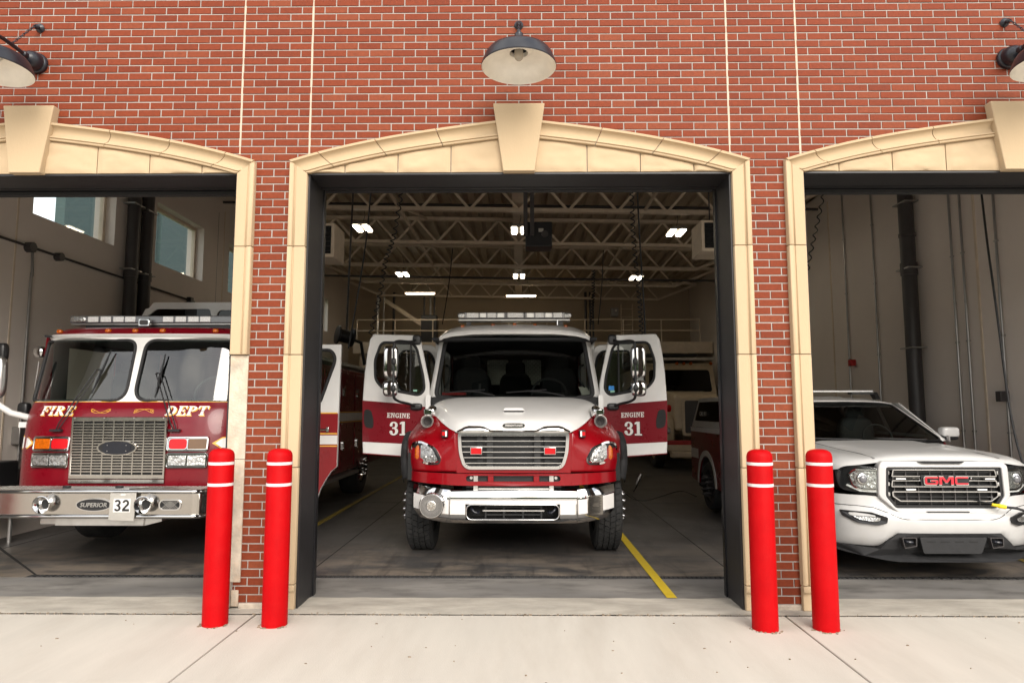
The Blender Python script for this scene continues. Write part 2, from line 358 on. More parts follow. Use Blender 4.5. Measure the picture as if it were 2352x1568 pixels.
# ------------------------------------------------------------------ lettering
def arcp(cx, cy, rox, roy, rix, riy, a0, a1, n=12):
    q = []
    for k in range(n):
        t0, t1 = R(a0+(a1-a0)*k/n), R(a0+(a1-a0)*(k+1)/n)
        q.append([(cx+rox*math.cos(t0), cy+roy*math.sin(t0)), (cx+rox*math.cos(t1), cy+roy*math.sin(t1)), (cx+rix*math.cos(t1), cy+riy*math.sin(t1)), (cx+rix*math.cos(t0), cy+riy*math.sin(t0))])
    return q
def bq(x0, y0, x1, y1): return [[(x0, y0), (x1, y0), (x1, y1), (x0, y1)]]
SLAB = {
 'E': (.80, bq(0,0,.76,.13)+bq(0,.87,.76,1)+bq(.1,.13,.33,.87)+bq(.33,.44,.5,.56)+bq(.5,.34,.6,.66)+bq(.64,.13,.76,.33)+bq(.64,.67,.76,.87)),
 'N': (1.0, bq(0,0,.36,.12)+bq(0,.88,.16,1)+bq(.1,.12,.25,.88)+bq(.58,.88,.98,1)+bq(.7,.3,.86,.88)+[[(.16,1),(.4,1),(.86,.0),(.70,.0)]]),
 'G': (.92, arcp(.44,.5,.44,.5,.2,.36,35,325,16)+bq(.5,.40,.9,.51)+bq(.62,.08,.82,.40)+bq(.70,.66,.82,.98)),
 'I': (.48, bq(0,0,.44,.12)+bq(0,.88,.44,1)+bq(.1,.12,.34,.88)),
 '3': (.76, arcp(.34,.74,.33,.26,.12,.16,165,-90,14)+arcp(.34,.29,.37,.29,.13,.18,95,-165,14)+bq(.22,.47,.34,.58)+arcp(.13,.74,.12,.10,.0,.0,0,360,10)+arcp(.12,.24,.13,.11,.0,.0,0,360,10)),
 '1': (.60, bq(0,0,.58,.11)+bq(.17,.11,.41,1)+[[(0,.80),(.17,.84),(.17,1.0),(.0,.92)]]),
}
SERIF = {
 'F': (.72, bq(0,0,.40,.09)+bq(0,.91,.70,1)+bq(.09,.09,.31,.91)+bq(.31,.46,.48,.55)+bq(.48,.36,.55,.66)+[[(.56,.91),(.70,.91),(.70,.66),(.65,.66)]]),
 'I': (.44, bq(0,0,.40,.09)+bq(0,.91,.40,1)+bq(.09,.09,.31,.91)),
 'R': (.82, bq(0,0,.38,.09)+bq(0,.91,.32,1)+bq(.09,.09,.30,.91)+arcp(.32,.745,.36,.255,.16,.165,90,-90,12)+bq(.30,.49,.32,.58)+bq(.30,.91,.32,1)+[[(.32,.49),(.52,.49),(.80,.09),(.60,.0),(.52,.09)],[(.56,.0),(.80,.0),(.80,.09),(.56,.09)]]),
 'E': (.74, bq(0,0,.70,.09)+bq(0,.91,.70,1)+bq(.09,.09,.31,.91)+bq(.31,.46,.48,.55)+bq(.48,.36,.55,.66)+[[(.56,.91),(.70,.91),(.70,.68),(.65,.68)],[(.56,.09),(.65,.30),(.70,.30),(.70,.09)]]),
 'D': (.86, bq(0,0,.34,.09)+bq(0,.91,.34,1)+bq(.09,.09,.30,.91)+arcp(.34,.5,.48,.5,.24,.40,90,-90,16)),
 'P': (.76, bq(0,0,.40,.09)+bq(0,.91,.32,1)+bq(.09,.09,.30,.91)+arcp(.32,.72,.40,.28,.18,.18,90,-90,12)+bq(.30,.44,.32,.54)+bq(.30,.91,.32,1)),
 'T': (.80, bq(.20,0,.60,.09)+bq(0,.91,.80,1)+bq(.29,.09,.51,.91)+[[(0,.91),(.14,.91),(.05,.66),(0,.66)],[(.66,.91),(.80,.91),(.80,.66),(.75,.66)]]),
}
SANS = {
 '3': (.70, arcp(.32,.73,.33,.27,.12,.11,160,-90,14)+arcp(.32,.28,.35,.28,.13,.12,90,-160,14)+bq(.20,.46,.32,.56)),
 '2': (.72, arcp(.34,.70,.34,.30,.13,.13,175,-35,14)+bq(0,0,.70,.20)+[[(0,.20),(.26,.20),(.64,.54),(.45,.64)]]),
 'G': (1.28, bq(.0,.18,.20,.82)+[[(0,.82),(.2,.82),(.2,1),(.12,1)],[(0,.18),(.12,0),(.2,0),(.2,.18)]]+bq(.2,.80,1.22,1)+bq(.2,0,1.1,.20)+bq(1.0,.20,1.22,.56)+bq(.55,.40,1.0,.56)+[[(1.1,0),(1.22,.2),(1.1,.2)]]),
 'M': (1.38, bq(0,0,.24,1)+bq(1.08,0,1.32,1)+[[(.24,1),(.40,1),(.66,.48),(.56,.24),(.24,.78)],[(1.08,1),(.92,1),(.66,.48),(.76,.24),(1.08,.78)]]+[[(.56,.24),(.66,.48),(.76,.24)]]),
 'C': (1.24, bq(.0,.18,.20,.82)+[[(0,.82),(.2,.82),(.2,1),(.12,1)],[(0,.18),(.12,0),(.2,0),(.2,.18)]]+bq(.2,.80,1.22,1)+bq(.2,0,1.22,.20)),
}
def letters(name, text, font, x0, z0, h, Y, m, parent, w=None, shear=0.0, depth=.003, gap=.10, slope=0.0, label=None):
    tot = sum(font[c][0] if c != ' ' else .4 for c in text)+gap*(len(text)-1)
    sx = (w/tot) if w else h
    b = MB(); x = 0; k = 0; fy = Y if callable(Y) else (lambda u, v: Y)
    for c in text:
        if c == ' ': x += .4+gap; continue
        for poly in font[c][1]:
            pts = [(x0+(x+p[0])*sx+shear*p[1]*h, z0+p[1]*h+slope*(x+p[0])*sx) for p in poly]; k += 1; e = (k % 9)*.00012
            b.prism(pts, lambda u, v: fy(u, v)-e, lambda u, v: fy(u, v)+depth)
        x += font[c][0]+gap
    return b.build(name, m, parent, label=label)
def font_text(name, body, cx, cz, h, Y, m, parent, w=None, shear=0.0, bold=.0, rx=90, rz=0.0, extr=.001):
    cu = bpy.data.curves.new(name, 'FONT'); cu.body = body; cu.align_x = 'CENTER'; cu.align_y = 'CENTER'; cu.shear = shear; cu.offset = bold; cu.extrude = .02; cu.resolution_u = 3
    t = bpy.data.objects.new(name, cu); scene.collection.objects.link(t); dg = bpy.context.evaluated_depsgraph_get()
    me = bpy.data.meshes.new_from_object(t.evaluated_get(dg)); bpy.data.objects.remove(t); bpy.data.curves.remove(cu)
    xs = [v.co.x for v in me.vertices]; ys = [v.co.y for v in me.vertices]; ww, hh = max(xs)-min(xs), max(ys)-min(ys); mxx, myy = (max(xs)+min(xs))/2, (max(ys)+min(ys))/2
    for v in me.vertices: v.co = Vector(((v.co.x-mxx)/ww*(w or ww*h/hh), (v.co.y-myy)/hh*h, v.co.z/.02*extr))
    me.transform(Matrix.Rotation(R(rz), 4, 'Z') @ Matrix.Rotation(R(rx), 4, 'X'))
    me.materials.clear(); me.materials.append(m)
    return link(name, me, (cx, Y, cz), parent)

# ------------------------------------------------------------------ ground
g = MB().box(-500, -500, -.6, 500, 500, -.08).build('ground', M['grass']); g['kind'] = 'structure'
rd = MB().box(-200, -42, -.079, 200, -31, -.045).build('road', M['asphalt']); rd['kind'] = 'structure'
ap = MB().box(-21, -30.5, -.075, 21, -.14, -.03).build('apron', M['base']); ap['kind'] = 'structure'
xs = [-21, -14.7, -10.5, -6.3, -2.1, 2.1, 6.3, 10.5, 14.7, 21]; ys = [-.14, -4.4, -8.7, -13, -17.3, -21.6, -26, -30.5]
for i in range(len(xs)-1):
    for j in range(len(ys)-1):
        MB().box(xs[i]+.004, ys[j+1]+.004, -.029, xs[i+1]-.004, ys[j]-.004, -.003+random.uniform(-.001, .001)).build('concrete_slab', M['apron'], ap, bevel=.006, seg=1)
from mathutils import noise
jd = MB()
for k in range(420):
    x = random.uniform(-7, 7); s = random.uniform(.003, .009)*(1.6 if random.random() < .06 else 1); y = -.136+random.gauss(0, .012)
    a = random.uniform(0, 3.1); jd.prism([(x+s*math.cos(a+q)*random.uniform(.5, 1.2), y+s*.5*math.sin(a+q)*random.uniform(.5, 1.2)) for q in (0, 1.3, 2.5, 3.8, 5.1)], -.02, random.uniform(.001, .006), 'z')
for k in range(240):
    x = random.uniform(-6.5, 6.5); y = random.uniform(-4.5, -.2); s = random.uniform(.003, .012); a = random.uniform(0, 3.1)
    jd.prism([(x+s*math.cos(a+q)*random.uniform(.5, 1.2), y+s*.6*math.sin(a+q)*random.uniform(.5, 1.2)) for q in (0, 1.3, 2.5, 3.8, 5.1)], -.01, random.uniform(.001, .005), 'z')
o = jd.build('grit', M['grit'], ap); o['kind'] = 'stuff'
fl = MB().box(-6.9, 1.13, -.3, 6.9, 20.6, 0).build('bay_floor', M['floor']); fl['kind'] = 'structure'
rows = []
for j in range(9):
    row = []
    for k in range(281):
        x = -6.9+13.8*k/280; y0 = -.132+.008*noise.noise(Vector((x*9, .3, 0)))+.004*noise.noise(Vector((x*31, 2.3, 0))); y1 = .33+.012*noise.noise(Vector((x*5, 7.7, 0)))
        y = y0+(y1-y0)*j/8; row.append((x, y, .006+.003*noise.noise(Vector((x*6, y*9, 1)))-(.007 if j == 0 else 0)))
    rows.append(row)
th = MB().grid(rows).build('door_threshold', M['sill'], smooth=50); th['kind'] = 'structure'
MB().box(-6.9, -.12, -.3, 6.9, .34, -.02).build('sill_base', M['base'], th)
fs = MB().box(-6.9, .345, -.3, 6.9, 1.03, .0).build('floor_strip', M['threshold']); fs['kind'] = 'structure'
tl = MB(); rows = [[], [], []]
for k in range(241):
    x = -180+k*1.5; h = 7.5+2.2*math.sin(k*.37)+1.8*math.sin(k*.83+1)+random.uniform(-.9, .9); yy_ = -58+2*math.sin(k*.21)+random.uniform(-.6, .6)
    rows[0].append((x, yy_, -.08)); rows[1].append((x+random.uniform(-.4, .4), yy_+random.uniform(-.8, .8), h*.6)); rows[2].append((x, yy_-2, h))
o = tl.grid(rows).build('added_trees', M['foliage']); o['kind'] = 'stuff'; tag(o, 'added unseen tree line across the road, darkening the chrome reflections', 'trees')  # unseen trees, added to put a dark band into the chrome reflections
# saw-cut joints are part of the floor
for x in (-2.1, 2.12, -6.05):
    MB().box(x-.006, 1.14, .0, x+.006, 20, .002).build('floor_joint', M['dark'], fl)
for y in (6.4, 11.5, 16.5): MB().box(-6.5, y-.006, .0, 6.5, y+.006, .0021).build('floor_joint', M['dark'], fl)
MB().prism([(-4.77, 1.117), (-4.76, 1.135), (-6.2, 2.53), (-6.22, 2.50)], .0, .0022, 'z').build('floor_joint', M['dark'], fl)
# yellow bay lines
for name, x, y0, y1, lb in (('floor_line', 1.315, .34, 19, 'yellow painted line on the floor beside the white and red engine, right of its wheel'), ('floor_line', -2.86, 1.6, 19, 'yellow painted line on the floor left of the white and red engine'), ('floor_line', 5.42, 1.3, 19, 'yellow painted line on the floor right of the white pickup')):
    o = MB()
    for k in range(int((y1-y0)/.9)): o.box(x-.044, y0+k*.9, .0042 if y0+k*.9 > 1.13 else .0075, x+.044, min(y1, y0+(k+1)*.9-.006), .0075 if y0+k*.9 > .4 else .0085)
    tag(o.build(name, M['yellow'] if x > 0 and x < 2 else M['yellow_worn']), lb, 'floor marking', 'yellow floor lines')
# trench drain
dr = thing('trench_drain', (0, 1.08, 0), 'long narrow black slotted trench drain across the bay floor', 'drain')
MB().box(-6.5, 1.03, -.3, 6.5, 1.13, -.03).build('channel', M['dark'], dr)
gm = MB(); k = 0; x = -4.8
while x < 6.4:
    gm.box(x, 1.036 if k % 2 else 1.05, -.03, x+.028, 1.11 if k % 2 else 1.124, .004+(k % 2)*.003); x += .045; k += 1
for y in (1.034, 1.079, 1.122): gm.box(-4.8, y-.004, -.03, 6.4, y+.004, .0025)
o = gm.build('grate', M['grate'], dr); o['kind'] = 'stuff'
MB().box(-6.5, 1.031, -.03, -4.81, 1.129, .001).build('cover_plate', M['floor'], dr)

# ------------------------------------------------------------------ fire station: facade
BW, BH, BZ = .2032, .06773, .0456
def zo(x): x = abs(x); return 4.127-.121*x-.0165*x**3
def zi(x): x = abs(x); return max(3.973-.117*x-.0187*x**3, 3.652)
BAYS = (-4.267, 0.0, 4.267)
st = thing('fire_station', (0, .2, 0), 'red brick fire station front with three arched truck bays and cream stone trim', 'building')
fw = MB(); fw.box(-11, .006, 3.661, 11, .40, 7.4)
for a, b in ((1.836, 2.431), (-2.431, -1.836), (6.103, 11), (-11, -6.103)): fw.box(a, .006, .03, b, .40, 3.66)
fac = fw.build('facade_wall', M['mortar'], st)
MB().box(1.99, -.012, -.02, 2.30, .3, .045).build('footing', M['base'], st, bevel=.01)
MB().box(-2.30, -.012, -.02, -1.99, .3, .045).build('footing', M['base'], st, bevel=.01)
CJ = [1.829, 2.438, -1.829, -2.438]
cells = []
for n in range(0, 90):
    z0, z1 = BZ+n*BH+.0050, BZ+(n+1)*BH-.0050; zc = (z0+z1)/2; off = 0 if n % 2 == 0 else -.5
    for k in range(-34, 35):
        a, b = (k+off)*BW+.0048, (k+1+off)*BW-.0048
        parts = [(a, b)]
        if z0 > 3.78:
            for c in CJ:
                nx = []
                for (p, q) in parts:
                    if p < c-.02 and q > c+.02: nx += [(p, c-.008), (c+.008, q)]
                    else: nx.append((p, q))
                parts = nx
        for (p, q) in parts:
            ok = True
            if z0 < 3.69:                       # beside the openings
                iv = [(1.935, 2.355), (-2.355, -1.935), (6.2, 11), (-11, -6.2)]; got = False
                for (i0, i1) in iv:
                    pp, qq = max(p, i0), min(q, i1)
                    if qq-pp > .012: p, q = pp, qq; got = True; break
                ok = got
            else:
                for cx in BAYS:
                    if abs(p-cx) < 1.95 and abs(q-cx) < 1.95 and z1 < min(zo(p-cx), zo(q-cx))-.03: ok = False
                    if abs((p+q)/2-cx) < .15 and z1 < 4.22: ok = False
            if ok: cells.append((p, q, z0, z1))
def brick_geo(w, h):                              # front edges eased
    e = .0022; hw, hh = w/2, h/2
    return ([(-hw,.012,-hh),(hw,.012,-hh),(hw,.012,hh),(-hw,.012,hh),(-hw,e,-hh),(hw,e,-hh),(hw,e,hh),(-hw,e,hh),(-hw+e,0,-hh+e),(hw-e,0,-hh+e),(hw-e,0,hh-e),(-hw+e,0,hh-e)],
            [(8,9,10,11),(4,5,9,8),(5,6,10,9),(6,7,11,10),(7,4,8,11),(0,1,5,4),(1,2,6,5),(2,3,7,6),(3,0,4,7)])
def vis(c):
    x, z = (c[0]+c[1])/2, (c[2]+c[3])/2; d = Vector((x, 0, z))-Vector(CAM); f = ray(PCX, PCY); dep = d.dot(f)
    if not (-4.55 < x < 4.55 and z < 5.26) : return 0
    return (c[1]-c[0])*(c[3]-c[2])/dep**2*(.3 if (z > 3.72 and any(zo(x-cx) > z and abs(x-cx) < 1.98 for cx in BAYS)) else 1)
order = sorted(range(len(cells)), key=lambda i: -vis(cells[i])); single = set(order[:300])
meshes = {}; rest = MB()
for i, (p, q, z0, z1) in enumerate(cells):
    w = round(q-p-random.choice((0, 0, .001, .002)), 3); h = round(z1-z0-random.choice((0, 0, .001)), 4); y = random.uniform(-.0018, .0018)
    if i in single:
        key = (w, h)
        if key not in meshes:
            v, f = brick_geo(w, h); me = bpy.data.meshes.new('brick'); me.from_pydata(v, [], f); me.materials.append(M['brick']); meshes[key] = me
        link('brick', meshes[key], ((p+q)/2, y, (z0+z1)/2), fac)
    else:
        v, f = brick_geo(w, h); rest.add([(a+(p+q)/2, b+y, c+(z0+z1)/2) for a, b, c in v], f)
rest.build('brickwork', M['brick'], fac, kind='stuff')
for c in CJ: MB().box(c-.009, .0005, 3.80, c+.009, .005, 7.3).build('control_joint', M['joint'], fac)

# stone surrounds
from mathutils import noise
JP = [(0,.10),(0,-.040),(.004,-.045),(.092,-.045),(.098,-.034),(.106,-.034),(.110,-.052),(.116,-.056),(.146,-.056),(.150,-.052),(.154,-.02),(.154,.012)]
MP = [(0,.012),(0,-.046),(.05,-.050),(.09,-.050),(.11,-.040),(.14,-.040),(.16,-.052),(.22,-.050),(.27,-.034),(.38,-.024),(.52,-.020),(.66,-.024),(.78,-.036),(.84,-.052),(.86,-.066),(.98,-.068),(1.0,-.064),(1.0,.012)]
JZ = [.203, 1.143, 2.078, 3.006]
def surround(cx, damaged):
    sr = MB().box(cx-1.84, .0065, 3.6575, cx+1.84, .0075, 3.6585).build('stone_surround', M['stone'], st)
    for s in (-1, 1):
        for i in range(4):
            z0 = JZ[i]+.003; z1 = JZ[i+1]-.003 if i < 3 else None
            if damaged and s == 1 and i < 2: continue
            poly = [(cx+s*(1.829+a), b) for a, b in JP]
            b = MB()
            if i < 3: b.prism(poly, z0, z1, 'z')
            else: b.prism(poly, z0, lambda u, v: 3.650+(abs(u-cx)-1.829)*.72, 'z')
            b.build('jamb_stone', M['stone'], sr, bevel=.003, seg=1)
        if not (damaged and s == 1):
            b = MB(); a0, a1 = (cx+s*1.829, cx+s*1.978)
            b.prism([(-.062,.2),(.1,.2),(.1,.006),(-.040,.006),(-.040,.11),(-.046,.14),(-.062,.155)], min(a0,a1), max(a0,a1), 'x').build('plinth_block', M['stone'], sr, bevel=.004, seg=1)
        # moulding
        ss = [0, .303, .595, .865, 1.0]
        for i in range(4):
            a, c = ss[i]+(.0018 if i else 0), ss[i+1]-(.0018 if i < 3 else .001); rows = []
            for k in range(9):
                t = a+(c-a)*k/8; xi, xo = .15+t*(1.829-.15), .17+t*(1.985-.17); row = []
                for (q, y) in MP: row.append((cx+s*(xi+(xo-xi)*q), y, zi(xi)+(zo(xo)-zi(xi))*q))
                rows.append(row)
            b = MB().grid(rows); n = len(MP)
            b.f += [tuple(range(n)), tuple(range(8*n, 9*n))]
            b.build('arch_stone', M['stone'], sr, smooth=40)
        # rock-faced panels
        pj = [.10, .59, 1.05, 1.51, 1.825]
        for i in range(4):
            x0, x1 = pj[i]+.004, pj[i+1]-.004; rows = []; nx, nzz = 22, 12
            for j in range(nzz+1):
                row = []
                for k in range(nx+1):
                    x = x0+(x1-x0)*k/nx; zt = max(zi(x)-.002, 3.668); z = 3.662+(zt-3.662)*j/nzz
                    edge = min(1, min(k, nx-k)/2.0)*min(1, min(j+.5, nzz-j+.5)/2.0)
                    f = noise.fractal(Vector(((cx+s*x)*5, 2.1, z*9)), 1.0, 2.1, 5)
                    rdg = abs(noise.noise(Vector(((cx+s*x)*3.2+7, .4, z*8+x*2))))
                    row.append((cx+s*x, -.012-edge*(.010+.010*f+.010*rdg), z))
                rows.append(row)
            b = MB().grid(rows); n = nx+1; v = b.v
            # skirt back into the wall
            bd = list(range(n))+[j*n+nx for j in range(1, nzz+1)]+[nzz*n+k for k in range(nx-1, -1, -1)]+[j*n for j in range(nzz-1, 0, -1)]
            o = len(b.v); b.v += [(b.v[i2][0], .006, b.v[i2][2]) for i2 in bd]; m = len(bd)
            b.f += [(bd[i2], bd[(i2+1) % m], o+(i2+1) % m, o+i2) for i2 in range(m)]
            b.build('panel_stone', M['stone_rock'], sr, smooth=60)
    MB().prism([(cx-.222, 4.25), (cx+.222, 4.25), (cx+.136, 3.648), (cx-.136, 3.648)], -.082, .006).build('keystone', M['stone'], sr, bevel=.006)
    return sr
for cx in BAYS: surround(cx, cx < -1)
# bare backing where stones are missing beside the red engine
def rough_strip(x0, x1, z0, z1, y, amp, name, m):
    rows = []; nx, nz_ = 10, int((z1-z0)/.02)
    for j in range(nz_+1):
        row = []
        for k in range(nx+1):
            x = x0+(x1-x0)*k/nx; z = z0+(z1-z0)*j/nz_
            f = noise.fractal(Vector((x*14, 3.3, z*9)), 1.0, 2.0, 4)
            cxr = x0+(x1-x0)*(.30+.16*noise.noise(Vector((2.2, .7, z*3.4)))+.05*noise.noise(Vector((5.2, .7, z*14))))
            crack = .014*max(0, 1-abs(x-cxr)/.012) if z < 1.15 else 0
            row.append((x, y-amp*f+crack, z))
        rows.append(row)
    b = MB().grid(rows); n = nx+1
    bd = list(range(n))+[j*n+nx for j in range(1, nz_+1)]+[nz_*n+k for k in range(nx-1, -1, -1)]+[j*n for j in range(nz_-1, 0, -1)]
    o = len(b.v); b.v += [(b.v[i][0], .1, b.v[i][2]) for i in bd]; m_ = len(bd)
    b.f += [(bd[i], bd[(i+1) % m_], o+(i+1) % m_, o+i) for i in range(m_)]
    return b.build(name, m, st, smooth=30, label='bare rough concrete where the jamb stone is missing')
rough_strip(-2.438, -2.288, 1.21, 2.074, -.012, .004, 'bare_backing', M['backing'])
rough_strip(-2.438, -2.288, .215, 1.205, -.014, .004, 'bare_backing', M['backing'])
MB().box(-2.438, -.03, .012, -2.365, .09, .21).build('broken_plinth', M['base'], st, bevel=.006)
MB().box(-2.362, -.012, .02, -2.30, .09, .15).build('broken_plinth', M['backing'], st, bevel=.006)

# steel door frames and raised doors
for cx in BAYS:
    df = MB().box(cx-1.822, -.012, 3.642, cx+1.822, .40, 3.656).build('door_frame', M['frame'], st)
    MB().box(cx-1.822, .33, 3.634, cx+1.822, .345, 3.641).build('header_angle', M['frame'], df)
    for s in (-1, 1):
        MB().box(cx+s*1.828, -.004, .0, cx+s*1.812, .405, 3.641).build('jamb_plate', M['frame'], df)
        MB().box(cx+s*1.811, .395, .0, cx+s*1.800, .405, 3.60).build('jamb_angle', M['track'], df)
        t = MB(); t.box(cx+s*1.822, .406, .0, cx+s*1.803, .47, 3.9).build('door_track', M['track'], df)
    zb_ = 3.636 if cx == 0 else 3.606
    dr_ = MB().box(cx-1.80, .42, zb_+.03, cx+1.80, .47, 4.25).build('raised_door', M['track'], st)
    MB().box(cx-1.80, .412, zb_, cx+1.80, .478, zb_+.0295).build('bottom_seal', M['rubber'], dr_)
# ------------------------------------------------------------------ fire station: bay interior
WX = 6.55
def hz(x): return 5.72-.017*x
WIN = [(3.17+3.085*k, 5.02+3.085*k) for k in range(-1, 5)]
lw = MB(); y = .401
for (a, b) in WIN:
    lw.box(-WX-.35, y, -.05, -WX, a, 7.2); lw.box(-WX-.35, a, -.05, -WX, b, 4.25); lw.box(-WX-.35, a, 5.36, -WX, b, 7.2); y = b
lw.box(-WX-.35, y, -.05, -WX, 20.35, 7.2)
lwall = lw.build('side_wall', M['wall'], st)
for (a, b) in WIN:
    w = MB(); X0 = -WX-.19
    w.ring([(a, 4.25), (b, 4.25), (b, 5.36), (a, 5.36)], [(a+.06, 4.31), (b-.06, 4.31), (b-.06, 5.30), (a+.06, 5.30)], X0-.04, X0+.03, 'x')
    wo_ = w.build('window', M['joist'], lwall)
    MB().box(X0-.008, a+.06, 4.31, X0, b-.06, 5.30).build('pane', M['glass_win'], wo_)
MB().box(WX, .401, -.05, WX+.35, 20.35, 7.2).build('side_wall', M['wall'], st)
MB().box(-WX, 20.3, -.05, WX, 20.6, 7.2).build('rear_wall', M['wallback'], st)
for y in (8.75, 11.8): MB().box(-WX, y-.004, 0, -WX+.003, y+.004, 5.9).build('panel_joint', M['pipe'], lwall)
for y in (2.9, 9.05, 14.9): MB().box(-WX, y-.015, 0, -WX+.006, y+.015, 6.0).build('wall_trim', M['joist'], lwall)
# roof deck and joists
prof = []; x = -WX
while x < WX-.01:
    for dx, dz in ((0, 0), (.14, 0), (.17, .07), (.27, .07)): prof.append((min(x+dx, WX), hz(x)+.66+dz))
    x += .30
prof.append((WX, hz(WX)+.66))
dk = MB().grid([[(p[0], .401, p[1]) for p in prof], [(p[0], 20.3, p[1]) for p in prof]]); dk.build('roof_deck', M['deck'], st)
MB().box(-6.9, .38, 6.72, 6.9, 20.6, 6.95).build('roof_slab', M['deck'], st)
for Y in (2.55, 5.30, 8.06, 10.92, 13.73, 16.42, 19.1):
    jb = MB().beam((-5.1, Y, hz(-5.1)), (5.1, Y, hz(5.1)), .13, .075).build('roof_joist', M['joist'], st)
    MB().beam((-6.5, Y, hz(-6.5)+.60), (6.5, Y, hz(6.5)+.60), .13, .075).build('top_chord', M['joist'], jb)
    for s in (-1, 1): MB().beam((s*5.1, Y, hz(s*5.1)), (s*6.5, Y, hz(s*6.5)+.58), .10, .075).build('end_brace', M['joist'], jb)
    n = 10; pw = 10.2/n
    for k in range(n):
        xa = -5.1+k*pw
        for (u0, u1) in (((xa, 0), (xa+pw/2, .58)), ((xa+pw/2, .58), (xa+pw, 0))):
            MB().beam((u0[0], Y, hz(u0[0])+u0[1]), (u1[0], Y, hz(u1[0])+u1[1]), .05, .05).build('web', M['joist'], jb)
# bridging across the joists
for x in (-2.5, 2.6):
    MB().beam((x, 2.5, hz(x)+.03), (x, 19.3, hz(x)+.03), .05, .05).build('bridging', M['joist'], st)
    for Y in (5.30, 8.06, 10.92, 13.73, 16.42): MB().beam((x, Y, hz(x)+.05), (x+.2, Y+2.7, hz(x)+.56), .05, .04).build('bridging', M['joist'], st)
MB().box(-.14, .48, 5.9, .10, 20, 6.28).build('ridge_beam', M['joist'], st)
# mezzanine
mz = thing('mezzanine', (0, 18.7, 0), 'cream mezzanine floor with pipe railing across the rear of the bays', 'mezzanine')
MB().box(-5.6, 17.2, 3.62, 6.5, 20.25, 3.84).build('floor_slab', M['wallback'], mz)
MB().box(-5.6, 17.14, 3.50, 6.5, 17.197, 3.88).build('edge_beam', M['joist'], mz)
for z in (4.27, 4.64): MB().tube([(-5.5, 17.2, z), (6.1, 17.2, z)], .022).build('rail', M['joist'], mz)
for k in range(10): MB().tube([(-5.5+k*1.288, 17.2, 3.841), (-5.5+k*1.288, 17.2, 4.62)], .02).build('rail_post', M['joist'], mz)
for x in (-5.3, 5.6): MB().box(x-.1, 17.25, 0, x+.1, 17.45, 3.61).build('column', M['joist'], mz)
o = MB().beam(P(885, 690, 18.6), P(1010, 772, 18.6), .14, .14).build('diagonal_brace', M['joist'], st)
lad = thing('wall_ladder', (P(1438, 700, 19.0).x, 19.0, 3.85), 'cream steel ladder standing on the rear mezzanine', 'ladder')
pa, pb = P(1426, 690, 19.0), P(1452, 690, 19.0)
for p in (pa, pb): MB().tube([(p.x, 19, 3.85), (p.x, 19, 5.45)], .02).build('stile', M['joist'], lad)
for k in range(5): MB().tube([(pa.x, 19, 4.1+k*.29), (pb.x, 19, 4.1+k*.29)], .014, 6).build('rung', M['joist'], lad)
bx_ = thing('wall_cabinet', (P(1412, 720, 20.2).x, 20.2, 4.5), 'small grey cabinet on the rear wall left of the ladder', 'cabinet')
p = P(1411, 718, 20.2); MB().box(p.x-.14, 20.05, p.z-.16, p.x+.14, 20.29, p.z+.16).build('housing', M['conduit'], bx_, bevel=.01); MB().box(p.x+.0, 20.02, p.z+.02, p.x+.08, 20.049, p.z+.1).build('dial', M['lampwhite'], bx_)
# black machine column under the lights
eq = thing('hose_dryer', (P(985, 740, 18.2).x, 18.2, 3.85), 'dark upright machine with pipes on the mezzanine behind the railing', 'machine')
p = P(987, 735, 18.2); MB().box(p.x-.28, 18.0, 3.845, p.x+.28, 18.5, p.z+.15).build('cabinet', M['black'], eq, bevel=.02)
for dx in (-.2, .02, .16): MB().tube([(p.x+dx, 18.2, p.z+.15), (p.x+dx, 18.2, 5.6)], .035).build('pipe', M['conduit'] if dx > 0.01 and dx < .1 else M['pipe'], eq)
for px, r, mm in ((868, .06, 'alu'), (882, .04, 'alu'), (905, .05, 'pipe'), (1345, .05, 'pipe'), (1355, .04, 'pipe'), (1362, .04, 'pipe')):
    p = P(px, 700, 19.6); q = MB().tube([(p.x, 19.6, 3.85), (p.x, 19.6, 6.0)], r).build('riser_pipe', M[mm]); tag(q, 'riser pipe on the rear wall, %s' % {868: 'thick and shiny, left of the diagonal brace', 882: 'thin and shiny, beside the thick one', 905: 'dark, right of the two shiny ones', 1345: 'left of three dark ones right of the light bar', 1355: 'middle of three dark ones right of the light bar', 1362: 'right of three dark ones right of the light bar'}[px], 'pipe', 'riser pipes')
